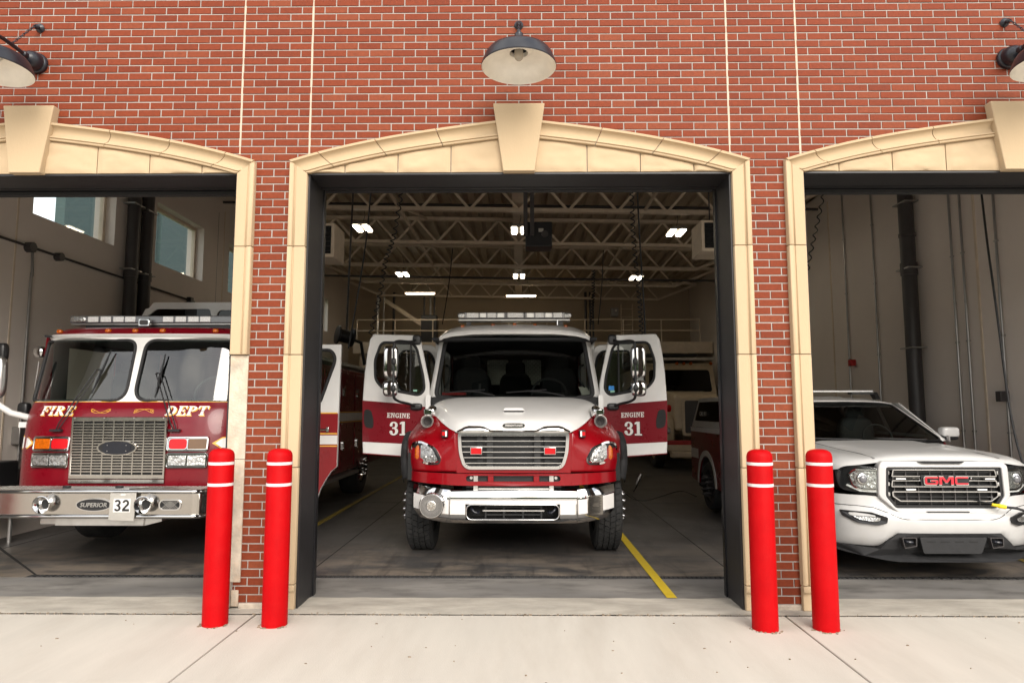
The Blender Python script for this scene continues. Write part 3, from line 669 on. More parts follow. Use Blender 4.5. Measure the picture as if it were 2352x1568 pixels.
# ceiling lights
LAB = ['left', 'centre', 'right']
for r_, Y in enumerate((9.05, 14.25)):
    for c_, x in enumerate((-3.47, .0, 3.47)):
        z = hz(x)-.16
        t = thing('pendant_light', (x, Y, z), 'lit twin-panel pendant light in the %s row, %s of three' % (['front', 'rear'][r_], LAB[c_]), 'ceiling light', 'pendant lights')
        MB().prism([(-.19, .0), (.19, .0), (.14, .06), (-.14, .06)], -.30, .30).build('housing', M['conduit'], t)
        t.children[0].location = (0, 0, .035)
        for s in (-1, 1):
            o = MB().box(s*.105-.055, -.26, -.02, s*.105+.055, .26, -.003).build('lamp_panel', M['tube'], t); o.location = (s*.105, 0, -.012)
        o = MB().tube([(0, 0, .07), (.05, 0, .3), (0, 0, .55)], .006, 5).build('cord', M['black'], t); o.location = (.02, 0, .31)
for px, py, k in ((965, 673, 'left'), (1197, 679, 'right')):
    p = P(px, py, 16.9); t = thing('strip_light', p, 'lit strip light above the mezzanine railing, %s of two' % k, 'ceiling light', 'strip lights')
    MB().box(p.x-.52, p.y-.08, p.z, p.x+.52, p.y+.08, p.z+.06).build('housing', M['joist'], t); MB().box(p.x-.48, p.y-.06, p.z-.03, p.x+.48, p.y+.06, p.z-.001).build('lamp_panel', M['tube'], t)
    for s in (-1, 1): MB().tube([(p.x+s*.3, p.y, p.z+.06), (p.x+s*.2, p.y, hz(p.x)+.2)], .006, 5).build('cord', M['black'], t)
# unit heaters
def heater(px0, px1, py0, py1, Y, lab, side):
    a, b = P(px0, py1, Y), P(px1, py0, Y); t = thing('unit_heater', ((a.x+b.x)/2, Y+.3, a.z), lab, 'heater', 'unit heaters')
    MB().box(a.x, Y, a.z, b.x, Y+.6, b.z).build('casing', M['joist'], t, bevel=.01)
    MB().box(a.x+.05, Y-.02, a.z+.05, b.x-.05, Y-.002, b.z-.05).build('grille', M['dark'], t)
    for k in range(6):
        z = a.z+.09+k*(b.z-a.z-.16)/5; MB().beam((a.x+.06, Y-.03, z), (b.x-.06, Y-.03, z), .02, .012).build('louver', M['black'], t)
    MB().tube([((a.x+b.x)/2, Y+.3, b.z), ((a.x+b.x)/2, Y+.3, hz(a.x)+.5)], .012).build('hanger', M['pipe'], t)
    return t
heater(1612, 1675, 505, 577, 4.6, 'cream unit heater with black louvers high in the opening, right side', 1)
h2 = heater(690, 769, 512, 590, 4.4, 'cream unit heater high in the opening, left side behind the frame', -1)
# door operator in the middle
t = thing('door_operator', (P(1237, 540, 4.0).x, 4.0, P(1237, 566, 4.0).z), 'black door operator box hanging on rails in the middle opening', 'machine')
a, b = P(1228, 566, 4.0), P(1268, 509, 4.0); MB().box(a.x-.13, 4.0, a.z, b.x, 4.35, b.z).build('housing', M['black'], t, bevel=.012)
for px in (1207, 1222):
    p = P(px, 520, 3.97); MB().box(p.x-.03, 3.9, p.z-.15, p.x+.03, 3.97, 6.2).build('rail', M['pipe'], t)
MB().lathe([(.05, 0), (.05, .02)], ((a.x+b.x)/2+.02, 3.995, (a.z+b.z)/2), (0, -1, 0), 16).build('pulley', M['pipe'], t)
MB().box((a.x+b.x)/2-.07, 3.985, (a.z+b.z)/2+.03, (a.x+b.x)/2-.0, 3.992, (a.z+b.z)/2+.08).build('rating_plate', M['plate'], t)
# sprinkler lines
for Y, z, lb in ((8.6, 5.98, 'front'), (14.9, 5.62, 'rear')):
    q = MB().tube([(-6.4, Y, z+.1), (6.4, Y, z-.1)], .03).build('sprinkler_pipe', M['pipe']); tag(q, 'thin black sprinkler pipe crossing the joists, %s one' % lb, 'pipe', 'sprinkler pipes')
# hanging cords
def cord(name, pts, r, lab, grp, coil=0, turns=40, m='rubber'):
    path = cr([tuple(p) for p in pts], 12)
    if coil:
        n = turns*10; out = []
        for k in range(n+1):
            s = k/n*(len(path)-1); i = min(int(s), len(path)-2); f = s-i; p = Vector(path[i]).lerp(Vector(path[i+1]), f); a = 2*math.pi*turns*k/n
            out.append(p+Vector((coil*math.cos(a), coil*math.sin(a), 0)))
        path = out
    return tag(MB().tube(path, r, 6).build(name, M[m]), lab, 'cord', grp)
cord('coiled_cord', [P(922, 440, 3.0), P(905, 540, 3.1), P(885, 600, 3.2), P(872, 680, 3.3), P(850, 770, 3.4)], .008, 'black coiled cord hanging left of the engine, in front of the joists', 'hanging cords', .028, 22)
cord('hanging_cable', [P(852, 440, 3.0), P(840, 560, 3.1), P(818, 700, 3.2), P(800, 800, 3.3)], .010, 'straight black cable hanging at the left of the engine', 'hanging cords')
cord('coiled_cord', [P(1450, 440, 3.0), P(1456, 560, 3.1), P(1468, 680, 3.2), P(1474, 775, 3.3)], .008, 'black coiled cord hanging right of the engine roof', 'hanging cords', .026, 26)
cord('hanging_cable', [P(1464, 440, 3.0), P(1470, 560, 3.05), P(1479, 700, 3.1), P(1482, 775, 3.15)], .011, 'straight black cable hanging right of the engine beside the coiled cord', 'hanging cords')
cord('coiled_cord', [P(1363, 620, 10.0), P(1362, 680, 10.0), P(1357, 745, 10.0)], .012, 'thin coiled cord hanging far back behind the engine light bar', 'hanging cords', .035, 18)
cord('hanging_cable', [P(1040, 570, 10.0), P(1030, 660, 10.0), P(1016, 745, 10.0)], .012, 'thin cable hanging far back left of the engine light bar', 'hanging cords')
cord('hanging_cable', [P(1386, 575, 10.0), P(1382, 660, 10.0), P(1374, 745, 10.0)], .012, 'thin cable hanging far back right of the engine light bar', 'hanging cords')
cord('coiled_cord', [P(1892, 442, 3.2), P(1878, 510, 3.2), P(1864, 572, 3.2), P(1850, 640, 3.2)], .008, 'black coiled cord hanging in the pickup bay by the stone jamb', 'hanging cords', .022, 9)
# hose reel and boom
t = thing('hose_reel', P(800, 770, 6.5), 'black hose reel above the red engine body, left of the white engine', 'reel')
p = P(792, 772, 6.5); MB().lathe([(.10, -.16), (.17, -.15), (.17, -.12), (.12, -.10), (.12, .10), (.17, .12), (.17, .15), (.10, .16)], p, (.8, .5, -.15), 24).build('drum', M['black'], t, smooth=40)
MB().tube([p, p+Vector((.25, .2, -.1)), p+Vector((.3, .3, -.5))], .03).build('hose', M['rubber'], t); MB().tube([p+Vector((0, .1, 0)), (p.x+.05, p.y+.2, 6.2)], .018).build('hanger', M['pipe'], t)
# left wall services
def vpipe(name, X, px, py, r, z0, z1, mm, lab, grp, bands=()):
    q = XW(px, py, X); t = thing(name, (X, q.y, z0), lab, 'pipe', grp)
    MB().tube([(X, q.y, z0), (X, q.y, z1)], r, 16 if r > .05 else 8).build('tube', M[mm], t, smooth=40)
    for z, hh in bands: MB().lathe([(r*1.12, -hh), (r*1.12, hh)], (X, q.y, z), (0, 0, 1), 16).build('coupling', M[mm], t, smooth=40)
    for z in (1.3, 2.6, 3.9, 5.0):
        if z1 > z: MB().box(X-r*1.0, q.y-r*1.6, z, X+r*1.0, q.y+r*1.6, z+.02).build('clamp', M['conduit'], t)
    return t
vpipe('down_pipe', -6.42, 302, 600, .10, 0, 6.1, 'pipe', 'thick dark drain pipe on the left wall, left of the pair', 'wall pipes', ((XW(305, 627, -6.4).z, .07), (5.4, .06)))
vpipe('down_pipe', -6.42, 334, 600, .10, 0, 6.1, 'pipe', 'thick dark drain pipe on the left wall, right of the pair', 'wall pipes', ((XW(336, 637, -6.4).z, .07), (5.4, .06)))
cd = thing('wall_conduit', (-6.52, 3.2, .7), 'steel conduit running along the left wall with boxes and a drop', 'conduit')
MB().tube([(-6.52, .5, 3.78), (-6.52, 7.75, 3.77)], .018).build('run', M['pipe'], cd)
MB().tube(cr([(-6.52, 3.17, 3.75), (-6.50, 3.17, 3.4), (-6.52, 3.18, 3.2), (-6.52, 3.18, .55)], 6), .018).build('drop', M['conduit'], cd)
for px, py, r in ((70, 568, .07), (136, 590, .06)):
    q = XW(px, py, -6.5); MB().lathe([(r, -.045), (r, .045)], q, (1, 0, 0), 10).build('junction_box', M['pipe'], cd)
q = XW(437, 690, -6.5); MB().box(q.x-.04, q.y-.06, q.z-.06, q.x+.04, q.y+.06, q.z+.06).build('junction_box', M['pipe'], cd)
q = XW(42, 1000, -6.5); MB().box(q.x-.05, q.y-.06, q.z-.11, q.x+.06, q.y+.06, q.z+.11).build('switch_box', M['conduit'], cd, bevel=.008)
q = XW(36, 1105, -6.5); MB().box(q.x-.05, q.y-.13, q.z-.16, q.x+.08, q.y+.13, q.z+.17).build('outlet_box', M['pipe'], cd, bevel=.008)
# dark equipment at the far left by the wall
t = thing('charger_stand', (-6.25, 2.6, 0), 'black equipment stand with yellow strap at the left picture edge', 'stand')
MB().box(-6.45, 2.35, .35, -6.15, 2.7, 1.0).build('cabinet', M['black'], t, bevel=.02); MB().tube([(-6.25, 2.5, 0), (-6.25, 2.5, .35)], .04).build('leg', M['conduit'], t); MB().tube([(-6.25, 2.75, 0), (-6.25, 2.75, .5), (-5.95, 2.75, .5)], .025).build('bracket', M['conduit'], t); MB().box(-6.148, 2.4, .36, -6.14, 2.5, .6).build('strap', M['yplug'], t)
# right wall services
vpipe('down_pipe', 6.40, 2082, 520, .115, 0, 6.0, 'pipe', 'thick dark drain pipe on the right wall', 'wall pipes', ((XW(2088, 618, 6.4).z, .10), (XW(2084, 540, 6.4).z, .025)))
for px, py, nm in ((1945, 700, 'farthest back'), (2012, 700, 'second from the back'), (2187, 600, 'third, left of the close pair'), (2212, 600, 'fourth, right of the close pair'), (2291, 600, 'nearest the camera')):
    vpipe('wall_conduit', 6.52, px, py, .017, .3, 6.0, 'conduit', 'thin vertical steel conduit on the right wall, %s' % nm, 'right wall conduits', ((3.2, .03),))
q = XW(2238, 500, 6.55); MB().box(6.535, q.y-.02, 0, 6.549, q.y+.02, 6.0).build('wall_trim', M['joist'], st)
q = XW(1945, 700, 6.55); MB().box(6.535, q.y+.6, 0, 6.549, q.y+.64, 6.0).build('wall_trim', M['joist'], st)
q = XW(2306, 910, 6.5); tag(MB().box(6.42, q.y-.05, q.z-.07, 6.54, q.y+.05, q.z+.07).build('switch_box', M['pipe'], bevel=.006), 'small grey electrical box on the right wall above the pickup', 'box')
q = XW(1958, 833, 6.5); tag(MB().box(6.44, q.y-.06, q.z-.06, 6.54, q.y+.06, q.z+.06).build('alarm_box', M['redpaint'], bevel=.006), 'small dark red alarm box on the right wall behind the pickup', 'box')
# building seen through the side windows
nb = thing('neighbour_building', (-16, 20, 0), 'teal sided building seen through the left bay windows', 'building')
for (a, b) in ((148, 362), (373, 600)):
    A, B = XW(a, 500, -14.0), XW(b, 500, -14.0)
    MB().box(-14.3, A.y, -.05, -14.0, B.y, 16).build('wall', M['teal'], nb)
    for k in range(18): MB().box(-14.012, A.y+.002, .4+k*.9, -14.001, B.y-.002, .44+k*.9).build('siding_joint', M['pipe'], nb)

# ------------------------------------------------------------------ wall lamps
def barn_lamp(cx, lab):
    t = thing('barn_lamp', (cx, -.06, 4.66), lab, 'wall lamp', 'barn lamps on the brick wall')
    Y = -.52; zr = 4.345
    MB().lathe([(.298, zr), (.301, zr+.008), (.296, zr+.025), (.284, zr+.062), (.268, zr+.098), (.248, zr+.124), (.215, zr+.140), (.12, zr+.160), (.066, zr+.182), (.056, zr+.205), (.040, zr+.225), (.034, zr+.28), (.012, zr+.30)], (cx, Y, 0), (0, 0, 1), 48, caps=False).build('shade', M['blackm'], t, smooth=35)
    MB().lathe([(.298, zr), (.292, zr+.012), (.290, zr+.025), (.278, zr+.060), (.262, zr+.094), (.243, zr+.119), (.212, zr+.134), (.12, zr+.145), (.10, zr+.135), (.075, zr+.115), (.07, zr+.15)], (cx, Y, 0), (0, 0, 1), 48, caps=False).build('shade_lining', M['lampwhite'], t, smooth=35)
    MB().lathe([(.001, zr+.052), (.018, zr+.058), (.032, zr+.072), (.037, zr+.092), (.036, zr+.14)], (cx, Y, 0), (0, 0, 1), 20, caps=False).build('bulb', M['bulb'], t, smooth=60)
    MB().lathe([(.092, -.003), (.095, -.02), (.088, -.035), (.080, -.04), (.084, -.055), (.078, -.09), (.066, -.12), (.045, -.14), (.028, -.15), (.026, -.19), (.012, -.2)], (cx, 0, 4.665), (0, 1, .0), 28).build('wall_mount', M['blackm'], t, smooth=35)
    MB().tube(cr([(cx, -.16, 4.665), (cx, -.26, 4.67), (cx, -.42, 4.67), (cx, Y, 4.65), (cx, Y-.01, 4.62)], 5), .017).build('arm', M['blackm'], t, smooth=40)
    MB().lathe([(.036, -.002), (.040, -.012), (.030, -.022), (.016, -.03), (.014, -.05), (.022, -.058), (.012, -.075)], (cx, 0, 5.0), (0, 1, .25), 20).build('chain_rosette', M['blackm'], t, smooth=35)
    a, b = Vector((cx, -.072, 4.985)), Vector((cx, -.32, 4.68)); n = 13
    ch = MB()
    for k in range(n):
        p, q = a.lerp(b, k/n), a.lerp(b, (k+1.25)/n); d = (q-p); L = d.length; d.normalize(); sde = Vector((1, 0, 0)) if k % 2 else d.cross(Vector((1, 0, 0)))
        ch.tube([p+d*(L/2)+d*(L/2)*math.cos(u)+sde*.0085*math.sin(u) for u in [2*math.pi*i/10 for i in range(10)]], .0032, 5, closed=True)
    ch.build('chain', M['blackm'], t, smooth=40)
barn_lamp(0, 'black barn lamp with white inside above the middle keystone')
barn_lamp(BAYS[0], 'black barn lamp on a chain cut by the left picture edge')
barn_lamp(BAYS[2], 'black barn lamp on a chain cut by the right picture edge')

# ------------------------------------------------------------------ bollards
for (x, y, lab) in ((-6.17, -.40, 'red bollard just outside the left picture edge, mirrored in the steel bumper'), (-2.318, -.385, 'red bollard in front of the bare jamb by the red engine, left of its pair'), (-1.858, -.40, 'red bollard by the left jamb of the middle bay, right of its pair'), (1.83, -.46, 'red bollard by the right jamb of the middle bay, left of its pair'), (2.283, -.455, 'red bollard in front of the white pickup, right of its pair')):
    t = thing('bollard', (x, y, 0), lab, 'bollard', 'red bollards before the piers')
    r = .0945; H = 1.318
    MB().lathe([(r, -.02), (r, H-.055), (r-.004, H-.035), (r-.014, H-.018), (r-.034, H-.006), (r-.06, H), (.001, H+.001)], (x, y, 0), (0, 0, 1), 40).build('sleeve', M['red_bollard'], t, smooth=40)
    for py in (1065, 1114):
        z = P(635, py, y-r).z; MB().lathe([(r+.0004, z-.011), (r+.0016, z-.0105), (r+.0016, z+.0105), (r+.0004, z+.011)], (x, y, 0), (0, 0, 1), 40, caps=False).build('white_band', M['white_tape'], t, smooth=30)
    dbm = MB()
    for k in range(16):
        a = random.uniform(math.pi, 2*math.pi); rr = r+random.uniform(.0, .03); s = random.uniform(.003, .009); px_, py_ = x+rr*math.cos(a), y+rr*math.sin(a)
        dbm.box(px_-s, py_-s*.6, -.003, px_+s, py_+s*.6, s*.5)
    o = dbm.build('grit', M['grit'], t); o['kind'] = 'stuff'
# ------------------------------------------------------------------ vehicle helpers
def plate(b, outer, holes, d0, d1, axis='y'):        # flat or curved plate with holes
    bm = bmesh.new(); loops = []
    for lp in [outer]+list(holes):
        vs = [bm.verts.new((p[0], p[1], 0)) for p in lp]; loops.append(vs)
        for i in range(len(vs)): bm.edges.new((vs[i], vs[(i+1) % len(vs)]))
    bmesh.ops.triangle_fill(bm, use_beauty=True, use_dissolve=False, edges=bm.edges[:], normal=(0, 0, 1))
    bm.verts.index_update(); pts = [(v.co.x, v.co.y) for v in bm.verts]; tris = [tuple(v.index for v in f.verts) for f in bm.faces]; bm.free()
    f0 = d0 if callable(d0) else (lambda u, w: d0); f1 = d1 if callable(d1) else (lambda u, w: d1); n = len(pts)
    v = [MB.ax(p[0], p[1], f0(*p), axis) for p in pts]+[MB.ax(p[0], p[1], f1(*p), axis) for p in pts]
    f = list(tris)+[tuple(n+i for i in reversed(t)) for t in tris]; o = 0
    for lp in [outer]+list(holes):
        m = len(lp); f += [(o+i, o+(i+1) % m, n+o+(i+1) % m, n+o+i) for i in range(m)]; o += m
    return b.add(v, f)
def patch(b, poly, yf, nx=12, nz=10):                # curved sheet inside a convex polygon in x, z
    zs = [p[1] for p in poly]; z0, z1 = min(zs), max(zs); rows = []
    for j in range(nz+1):
        t = j/nz; z = z0+(z1-z0)*min(max(t, .002), .998); xs = []
        for i in range(len(poly)):
            (xa, za), (xb, zb) = poly[i-1], poly[i]
            if (za-z)*(zb-z) <= 0 and za != zb: xs.append(xa+(xb-xa)*(z-za)/(zb-za))
        xa, xb = min(xs), max(xs); rows.append([(xa+(xb-xa)*k/nx, yf(xa+(xb-xa)*k/nx, z), z) for k in range(nx+1)])
    return b.grid(rows)
def spow(v, e): return math.copysign(abs(v)**e, v)
def sq(b, c, rx, ry, rz, e=.5, n=20, m=14):          # rounded box
    rows = []
    for i in range(m+1):
        t = -math.pi/2+math.pi*i/m
        rows.append([(c[0]+rx*spow(math.cos(t), e)*spow(math.cos(u), e), c[1]+ry*spow(math.cos(t), e)*spow(math.sin(u), e), c[2]+rz*spow(math.sin(t), e)) for u in [2*math.pi*k/n for k in range(n+1)]])
    return b.grid(rows)
def smooth_grid(rows, n=4, m=4):                     # Catmull-Rom in both directions
    rows = [cr(r, n) for r in rows]; cols = list(zip(*rows)); cols = [cr(c, m) for c in cols]
    return [list(r) for r in zip(*cols)]
def mir(poly, c): return [(2*c-p[0], p[1]) for p in reversed(poly)]
def off(poly, c): return [(c+p[0], p[1]) for p in poly]
def path3(poly, yf): return [(p[0], yf(p[0], p[1]), p[1]) for p in poly]
def interp(tab, x):
    if x <= tab[0][0]: return tab[0][1]
    for (a, b), (c, d) in zip(tab, tab[1:]):
        if x <= c: return b+(d-b)*(x-a)/(c-a)
    return tab[-1][1]
def wheel(root, x_in, x_out, y, r, rim_r, hub='chrome', tread=True, name='wheel'):
    w = x_out-x_in; s = 1 if w > 0 else -1; aw = abs(w); xc = (x_in+x_out)/2
    prof = [(rim_r, -aw*.46), (rim_r+.05, -aw*.5), (r*.9, -aw*.5), (r-.028, -aw*.46), (r-.018, -aw*.40), (r-.018, aw*.40), (r-.028, aw*.46), (r*.9, aw*.5), (rim_r+.05, aw*.5), (rim_r, aw*.46)]
    wh = MB().lathe(prof, (xc, y, r), (1, 0, 0), 48, caps=False).build(name, M['tyre'], root, smooth=40)
    if tread:
        tb = MB(); cols = 4; N = 46
        for c in range(cols):
            x0 = xc-aw*.42+c*aw*.84/cols+.006; x1 = xc-aw*.42+(c+1)*aw*.84/cols-.006
            for k in range(N):
                a0 = 2*math.pi*(k+.5*(c % 2))/N; a1 = a0+2*math.pi/N*.86; sh = .035*(1 if c < 2 else -1)
                v = []
                for rr in (r-.02, r):
                    for (xx, aa) in ((x0, a0), (x1, a0+sh), (x1, a1+sh), (x0, a1)): v.append((xx, y+rr*math.cos(aa), r+rr*math.sin(aa)))
                tb.add(v, [(4, 5, 6, 7), (0, 1, 5, 4), (1, 2, 6, 5), (2, 3, 7, 6), (3, 0, 4, 7)])
        o = tb.build('tread', M['tyre'], wh); o['kind'] = 'stuff'
    e = x_out
    MB().lathe([(rim_r+.004, 0), (rim_r-.01, s*.015), (rim_r-.03, -s*.03), (.15, -s*.05), (.14, s*.01), (.10, s*.03), (.03, s*.035)], (e-s*.04, y, r), (1, 0, 0), 36, caps=False).build('rim', M[hub], wh, smooth=35)
    lb = MB()
    for k in range(10):
        a = 2*math.pi*k/10+.15; cy, cz = y+.15*math.cos(a), r+.15*math.sin(a)
        lb.lathe([(.018, -s*.05), (.018, s*.02), (.025, s*.022), (.023, s*.055), (.012, s*.082), (.004, s*.088)], (e, cy, cz), (1, 0, 0), 10)
    o = lb.build('lug_nuts', M[hub], wh, smooth=35); o['kind'] = 'stuff'
    return wh
def lamp_box(root, poly, y0, depth, body, lens, name='headlight', inset=.010, lens_y=.004, bevel=0):
    o = MB().ring(poly, offset(poly, inset), y0, (lambda u, w: (y0(u, w) if callable(y0) else y0)+depth)).build(name, M[body], root, bevel=bevel)
    ip = offset(poly, inset+.0005)
    MB().prism(ip, (lambda u, w: (y0(u, w) if callable(y0) else y0)+lens_y), (lambda u, w: (y0(u, w) if callable(y0) else y0)+depth)).build('lens', M[lens], o)
    return o

# ------------------------------------------------------------------ white and red engine in the middle bay
c = -.06
E1 = thing('fire_engine', (c, 2.45, 0), 'white and red fire engine with doors open in the middle bay', 'fire truck', 'fire trucks')
# hood
cz = [(1.535, 1.395), (1.56, 1.455), (1.65, 1.525), (1.9, 1.605), (2.3, 1.70), (2.62, 1.765), (2.78, 1.775)]
hb = [(1.545, .595, 1.375), (1.58, .63, 1.39), (1.68, .70, 1.42), (1.9, .815, 1.49), (2.3, .945, 1.58), (2.62, 1.005, 1.645), (2.85, 1.02, 1.66)]
rows = []
for (y, z), (yb, hw, zb) in zip(cz, hb):
    half = []
    for t, s, w in ((0, 1, 0), (.3, .995, .02), (.55, .965, .1), (.72, .90, .25), (.86, .70, .5), (.95, .36, .8), (1, 0, 1)):
        half.append((hw*t, y+(yb-y)*w, zb+(z-zb)*s))
    rows.append([(c-p[0], p[1], p[2]) for p in reversed(half[1:])]+[(c+p[0], p[1], p[2]) for p in half])
hood = MB().grid(smooth_grid(rows, 4, 5)).build('hood', M['white'], E1, smooth=50)
def hoodz(y): return interp(cz, y)
MB().prism([(c-.125, 1.605), (c-.10, 1.638), (c+.10, 1.638), (c+.125, 1.605)], 1.855, 1.97).build('hood_scoop', M['white'], hood, bevel=.01)
MB().prism(rpoly([(c-.105, 1.589), (c+.105, 1.589), (c+.11, 1.603), (c-.11, 1.603)], .006), 1.850, 1.90).build('scoop_mouth', M['dark'], hood)
# badge
yb = lambda u, w: 1.556-.004-(1.455-w)*.25
e = ellipse(c+.003, 1.452, .118, .024, 32); sup = [(c+.003+.118*spow(math.cos(t), .55), 1.452+.024*spow(math.sin(t), .75)) for t in [2*math.pi*k/40 for k in range(40)]]
bd = MB().prism(sup, 1.525, 1.57).build('badge', M['chrome'], hood)
MB().prism(offset(sup, .006), 1.5235, 1.54).build('badge_face', M['black'], bd)
font_text('badge_lettering', 'FREIGHTLINER', c+.003, 1.452, .024, 1.5225, M['silverlet'], bd, w=.185, shear=.25, bold=.012)
# fenders
FU = [[(.585,1.555,.965),(.59,1.553,1.10),(.605,1.553,1.25),(.618,1.562,1.36),(.64,1.595,1.395)],
      [(.72,1.572,.965),(.73,1.572,1.10),(.74,1.592,1.25),(.745,1.65,1.36),(.73,1.74,1.435)],
      [(.90,1.615,.965),(.905,1.615,1.10),(.905,1.645,1.24),(.895,1.75,1.36),(.83,1.94,1.50)],
      [(1.04,1.685,.965),(1.055,1.685,1.10),(1.055,1.725,1.23),(1.03,1.89,1.36),(.945,2.3,1.578)],
      [(1.12,1.79,.965),(1.14,1.79,1.10),(1.145,1.84,1.22),(1.13,2.03,1.355),(1.0,2.62,1.642)],
      [(1.16,1.95,.965),(1.185,1.96,1.10),(1.195,2.02,1.22),(1.195,2.2,1.345),(1.10,2.75,1.56)],
      [(1.175,2.05,.965),(1.20,2.07,1.10),(1.215,2.14,1.21),(1.215,2.35,1.34),(1.15,2.85,1.46)]]
ftab = [(.59, 1.553), (.73, 1.574), (.905, 1.62), (1.055, 1.695), (1.14, 1.80), (1.185, 1.96)]
for s in (-1, 1):
    rows = [[(c+s*p[0], p[1], p[2]) for p in r] for r in FU]
    fe = MB().grid(smooth_grid(rows, 5, 5)).build('fender', M['fred'], E1, smooth=55, solid=.004)
    # black wheel arch flare
    arch = cr([(1.20, 2.03, .84), (1.225, 2.03, 1.0), (1.235, 2.10, 1.18), (1.235, 2.22, 1.28), (1.235, 2.5, 1.35), (1.235, 2.8, 1.27), (1.235, 2.98, 1.0), (1.235, 3.0, .84)], 5)
    b = MB(); rows = [[(c+s*(p[0]-.05), p[1]-.01, p[2]) for p in arch], [(c+s*(p[0]+.0), p[1]-.03, p[2]+.012) for p in arch], [(c+s*(p[0]+.045), p[1]+.0, p[2]+.0) for p in arch], [(c+s*(p[0]+.045), p[1]+.05, p[2]-.04) for p in arch]]
    b.grid(rows).build('arch_flare', M['rubber'], fe, smooth=60, solid=.01)
    # liner behind the fender
    MB().box(c+s*.60, 1.75, .86, c+s*1.15, 1.80, 1.15).build('liner', M['dark'], fe)
    # headlight
    hp = rpoly([(1.128, 1.225), (1.095, 1.272), (.998, 1.284), (.835, 1.222), (.765, 1.10), (.785, 1.042), (.90, 1.035), (1.112, 1.075)], .035, 4)
    hy = lambda u, w: interp(ftab, abs(u-c))-.022+max(0, w-1.13)*.18
    pl = off(hp, c) if s > 0 else mir(off(hp, c), c)
    hl = MB().ring(pl, offset(pl, .020), hy, lambda u, w: hy(u, w)+.06).build('headlight', M['chrome'], fe, smooth=40)
    ip = offset(pl, .018); b = MB(); patch(b, ip, lambda u, w: hy(u, w)+.012, 14, 8); b.build('lamp_bowl', M['black'], hl, smooth=60)
    q = rpoly([(.805, 1.09), (.82, 1.062), (1.0, 1.062), (1.0, 1.25), (.97, 1.255), (.875, 1.215)], .03, 3); q = off(q, c) if s > 0 else mir(off(q, c), c)
    b = MB(); patch(b, q, lambda u, w: hy(u, w)+.006, 10, 8); b.build('reflector', M['lens'], hl, smooth=60)
    q = rpoly([(1.018, 1.085), (1.062, 1.09), (1.066, 1.20), (1.045, 1.24), (1.018, 1.24)], .02, 3); q = off(q, c) if s > 0 else mir(off(q, c), c)
    b = MB(); patch(b, q, lambda u, w: hy(u, w)+.005, 6, 8); b.build('turn_lens', M['amber'], hl, smooth=60)
    for (hx, z, r) in ((.87, 1.12, .018), (.94, 1.11, .022)):
        MB().lathe([(r, 0), (r*.8, -.006), (.003, -.008)], (c+s*hx, hy(c+s*hx, z)+.004, z), (0, 1, 0), 14).build('bulb_cap', M['conduit'], hl, smooth=50)
    # small intersection light on the fender
    bx = MB().box(c+s*.70, 1.56, 1.325, c+s*.765, 1.68, 1.402).build('fender_light', M['black'], fe, bevel=.006)
    MB().box(c+s*.708, 1.553, 1.335, c+s*.725, 1.559, 1.392).build('lens', M['led'], bx); MB().box(c+s*.727, 1.552, 1.345, c+s*.76, 1.5585, 1.385).build('lens', M['redlens'], bx)
    # air horn / siren mouth
    hx = c+s*.965; p = (hx, 1.90, 1.49)
    MB().lathe([(.030, .25), (.034, .12), (.048, .03), (.062, -.005), (.070, -.012), (.073, -.004), (.070, .01), (.055, .05), (.045, .12), (.040, .25)], p, (0, 1, 0), 32, caps=False).build('air_horn', M['alu'], fe, smooth=40)
    MB().lathe([(.066, -.004), (.05, .03), (.03, .07), (.004, .09)], p, (0, 1, 0), 28, caps=False).build('horn_throat', M['pipe'], fe, smooth=40)
    MB().box(hx-.05, 1.96, 1.56, hx+.05, 2.06, 1.625).build('spot_lamp', M['chrome'], fe, bevel=.01)
    b = MB(); sq(b, (c+s*.93, 2.08, 1.59), .055, .09, .075, .8, 16, 10); b.build('horn_bell', M['chrome'], fe, smooth=60)
    # wheel
    wheel(E1, c+s*.915, c+s*1.215, 2.47, .50, .29)
# nose band under the grille
def ny(hx): return interp([(0, 1.495), (.5, 1.505), (.62, 1.525), (.75, 1.548), (.93, 1.60), (1.06, 1.68), (1.135, 1.79), (1.17, 1.93)], abs(hx))
top = [(x, interp([(0, .948), (.62, .950), (1.17, .962)], abs(x))) for x in [-1.17+2.34*k/40 for k in range(41)]]
bot = [(x, interp([(0, .826), (.62, .828), (1.17, .858)], abs(x))) for x in [1.17-2.34*k/40 for k in range(41)]]
slot = rrect(c-.003, .90, .99, .060, .028)
b = MB(); plate(b, [(c+p[0], p[1]) for p in top+bot], [slot], lambda u, w: ny(u-c)+(w-.83)*.02, lambda u, w: ny(u-c)+.02)
nb_ = b.build('nose_band', M['fred'], E1, smooth=50)
MB().box(c-.50, 1.56, .80, c+.50, 1.60, .945).build('intercooler', M['radiator'], nb_)
for s in (-1, 1):
    MB().box(c+s*.21, 1.515, .865, c+s*.27, 1.54, .935).build('slot_bar', M['fred'], nb_, bevel=.006)
    MB().box(c+s*.375, 1.53, .75, c+s*.42, 1.558, .93).build('radiator_bracket', M['alu'], nb_); MB().lathe([(.016, 0), (.016, .01)], (c+s*.445, 1.55, .905), (0, -1, 0), 14).build('bolt', M['alu'], nb_)
MB().box(c-.37, 1.545, .765, c+.37, 1.56, .80).build('intercooler_tank', M['alu'], nb_)
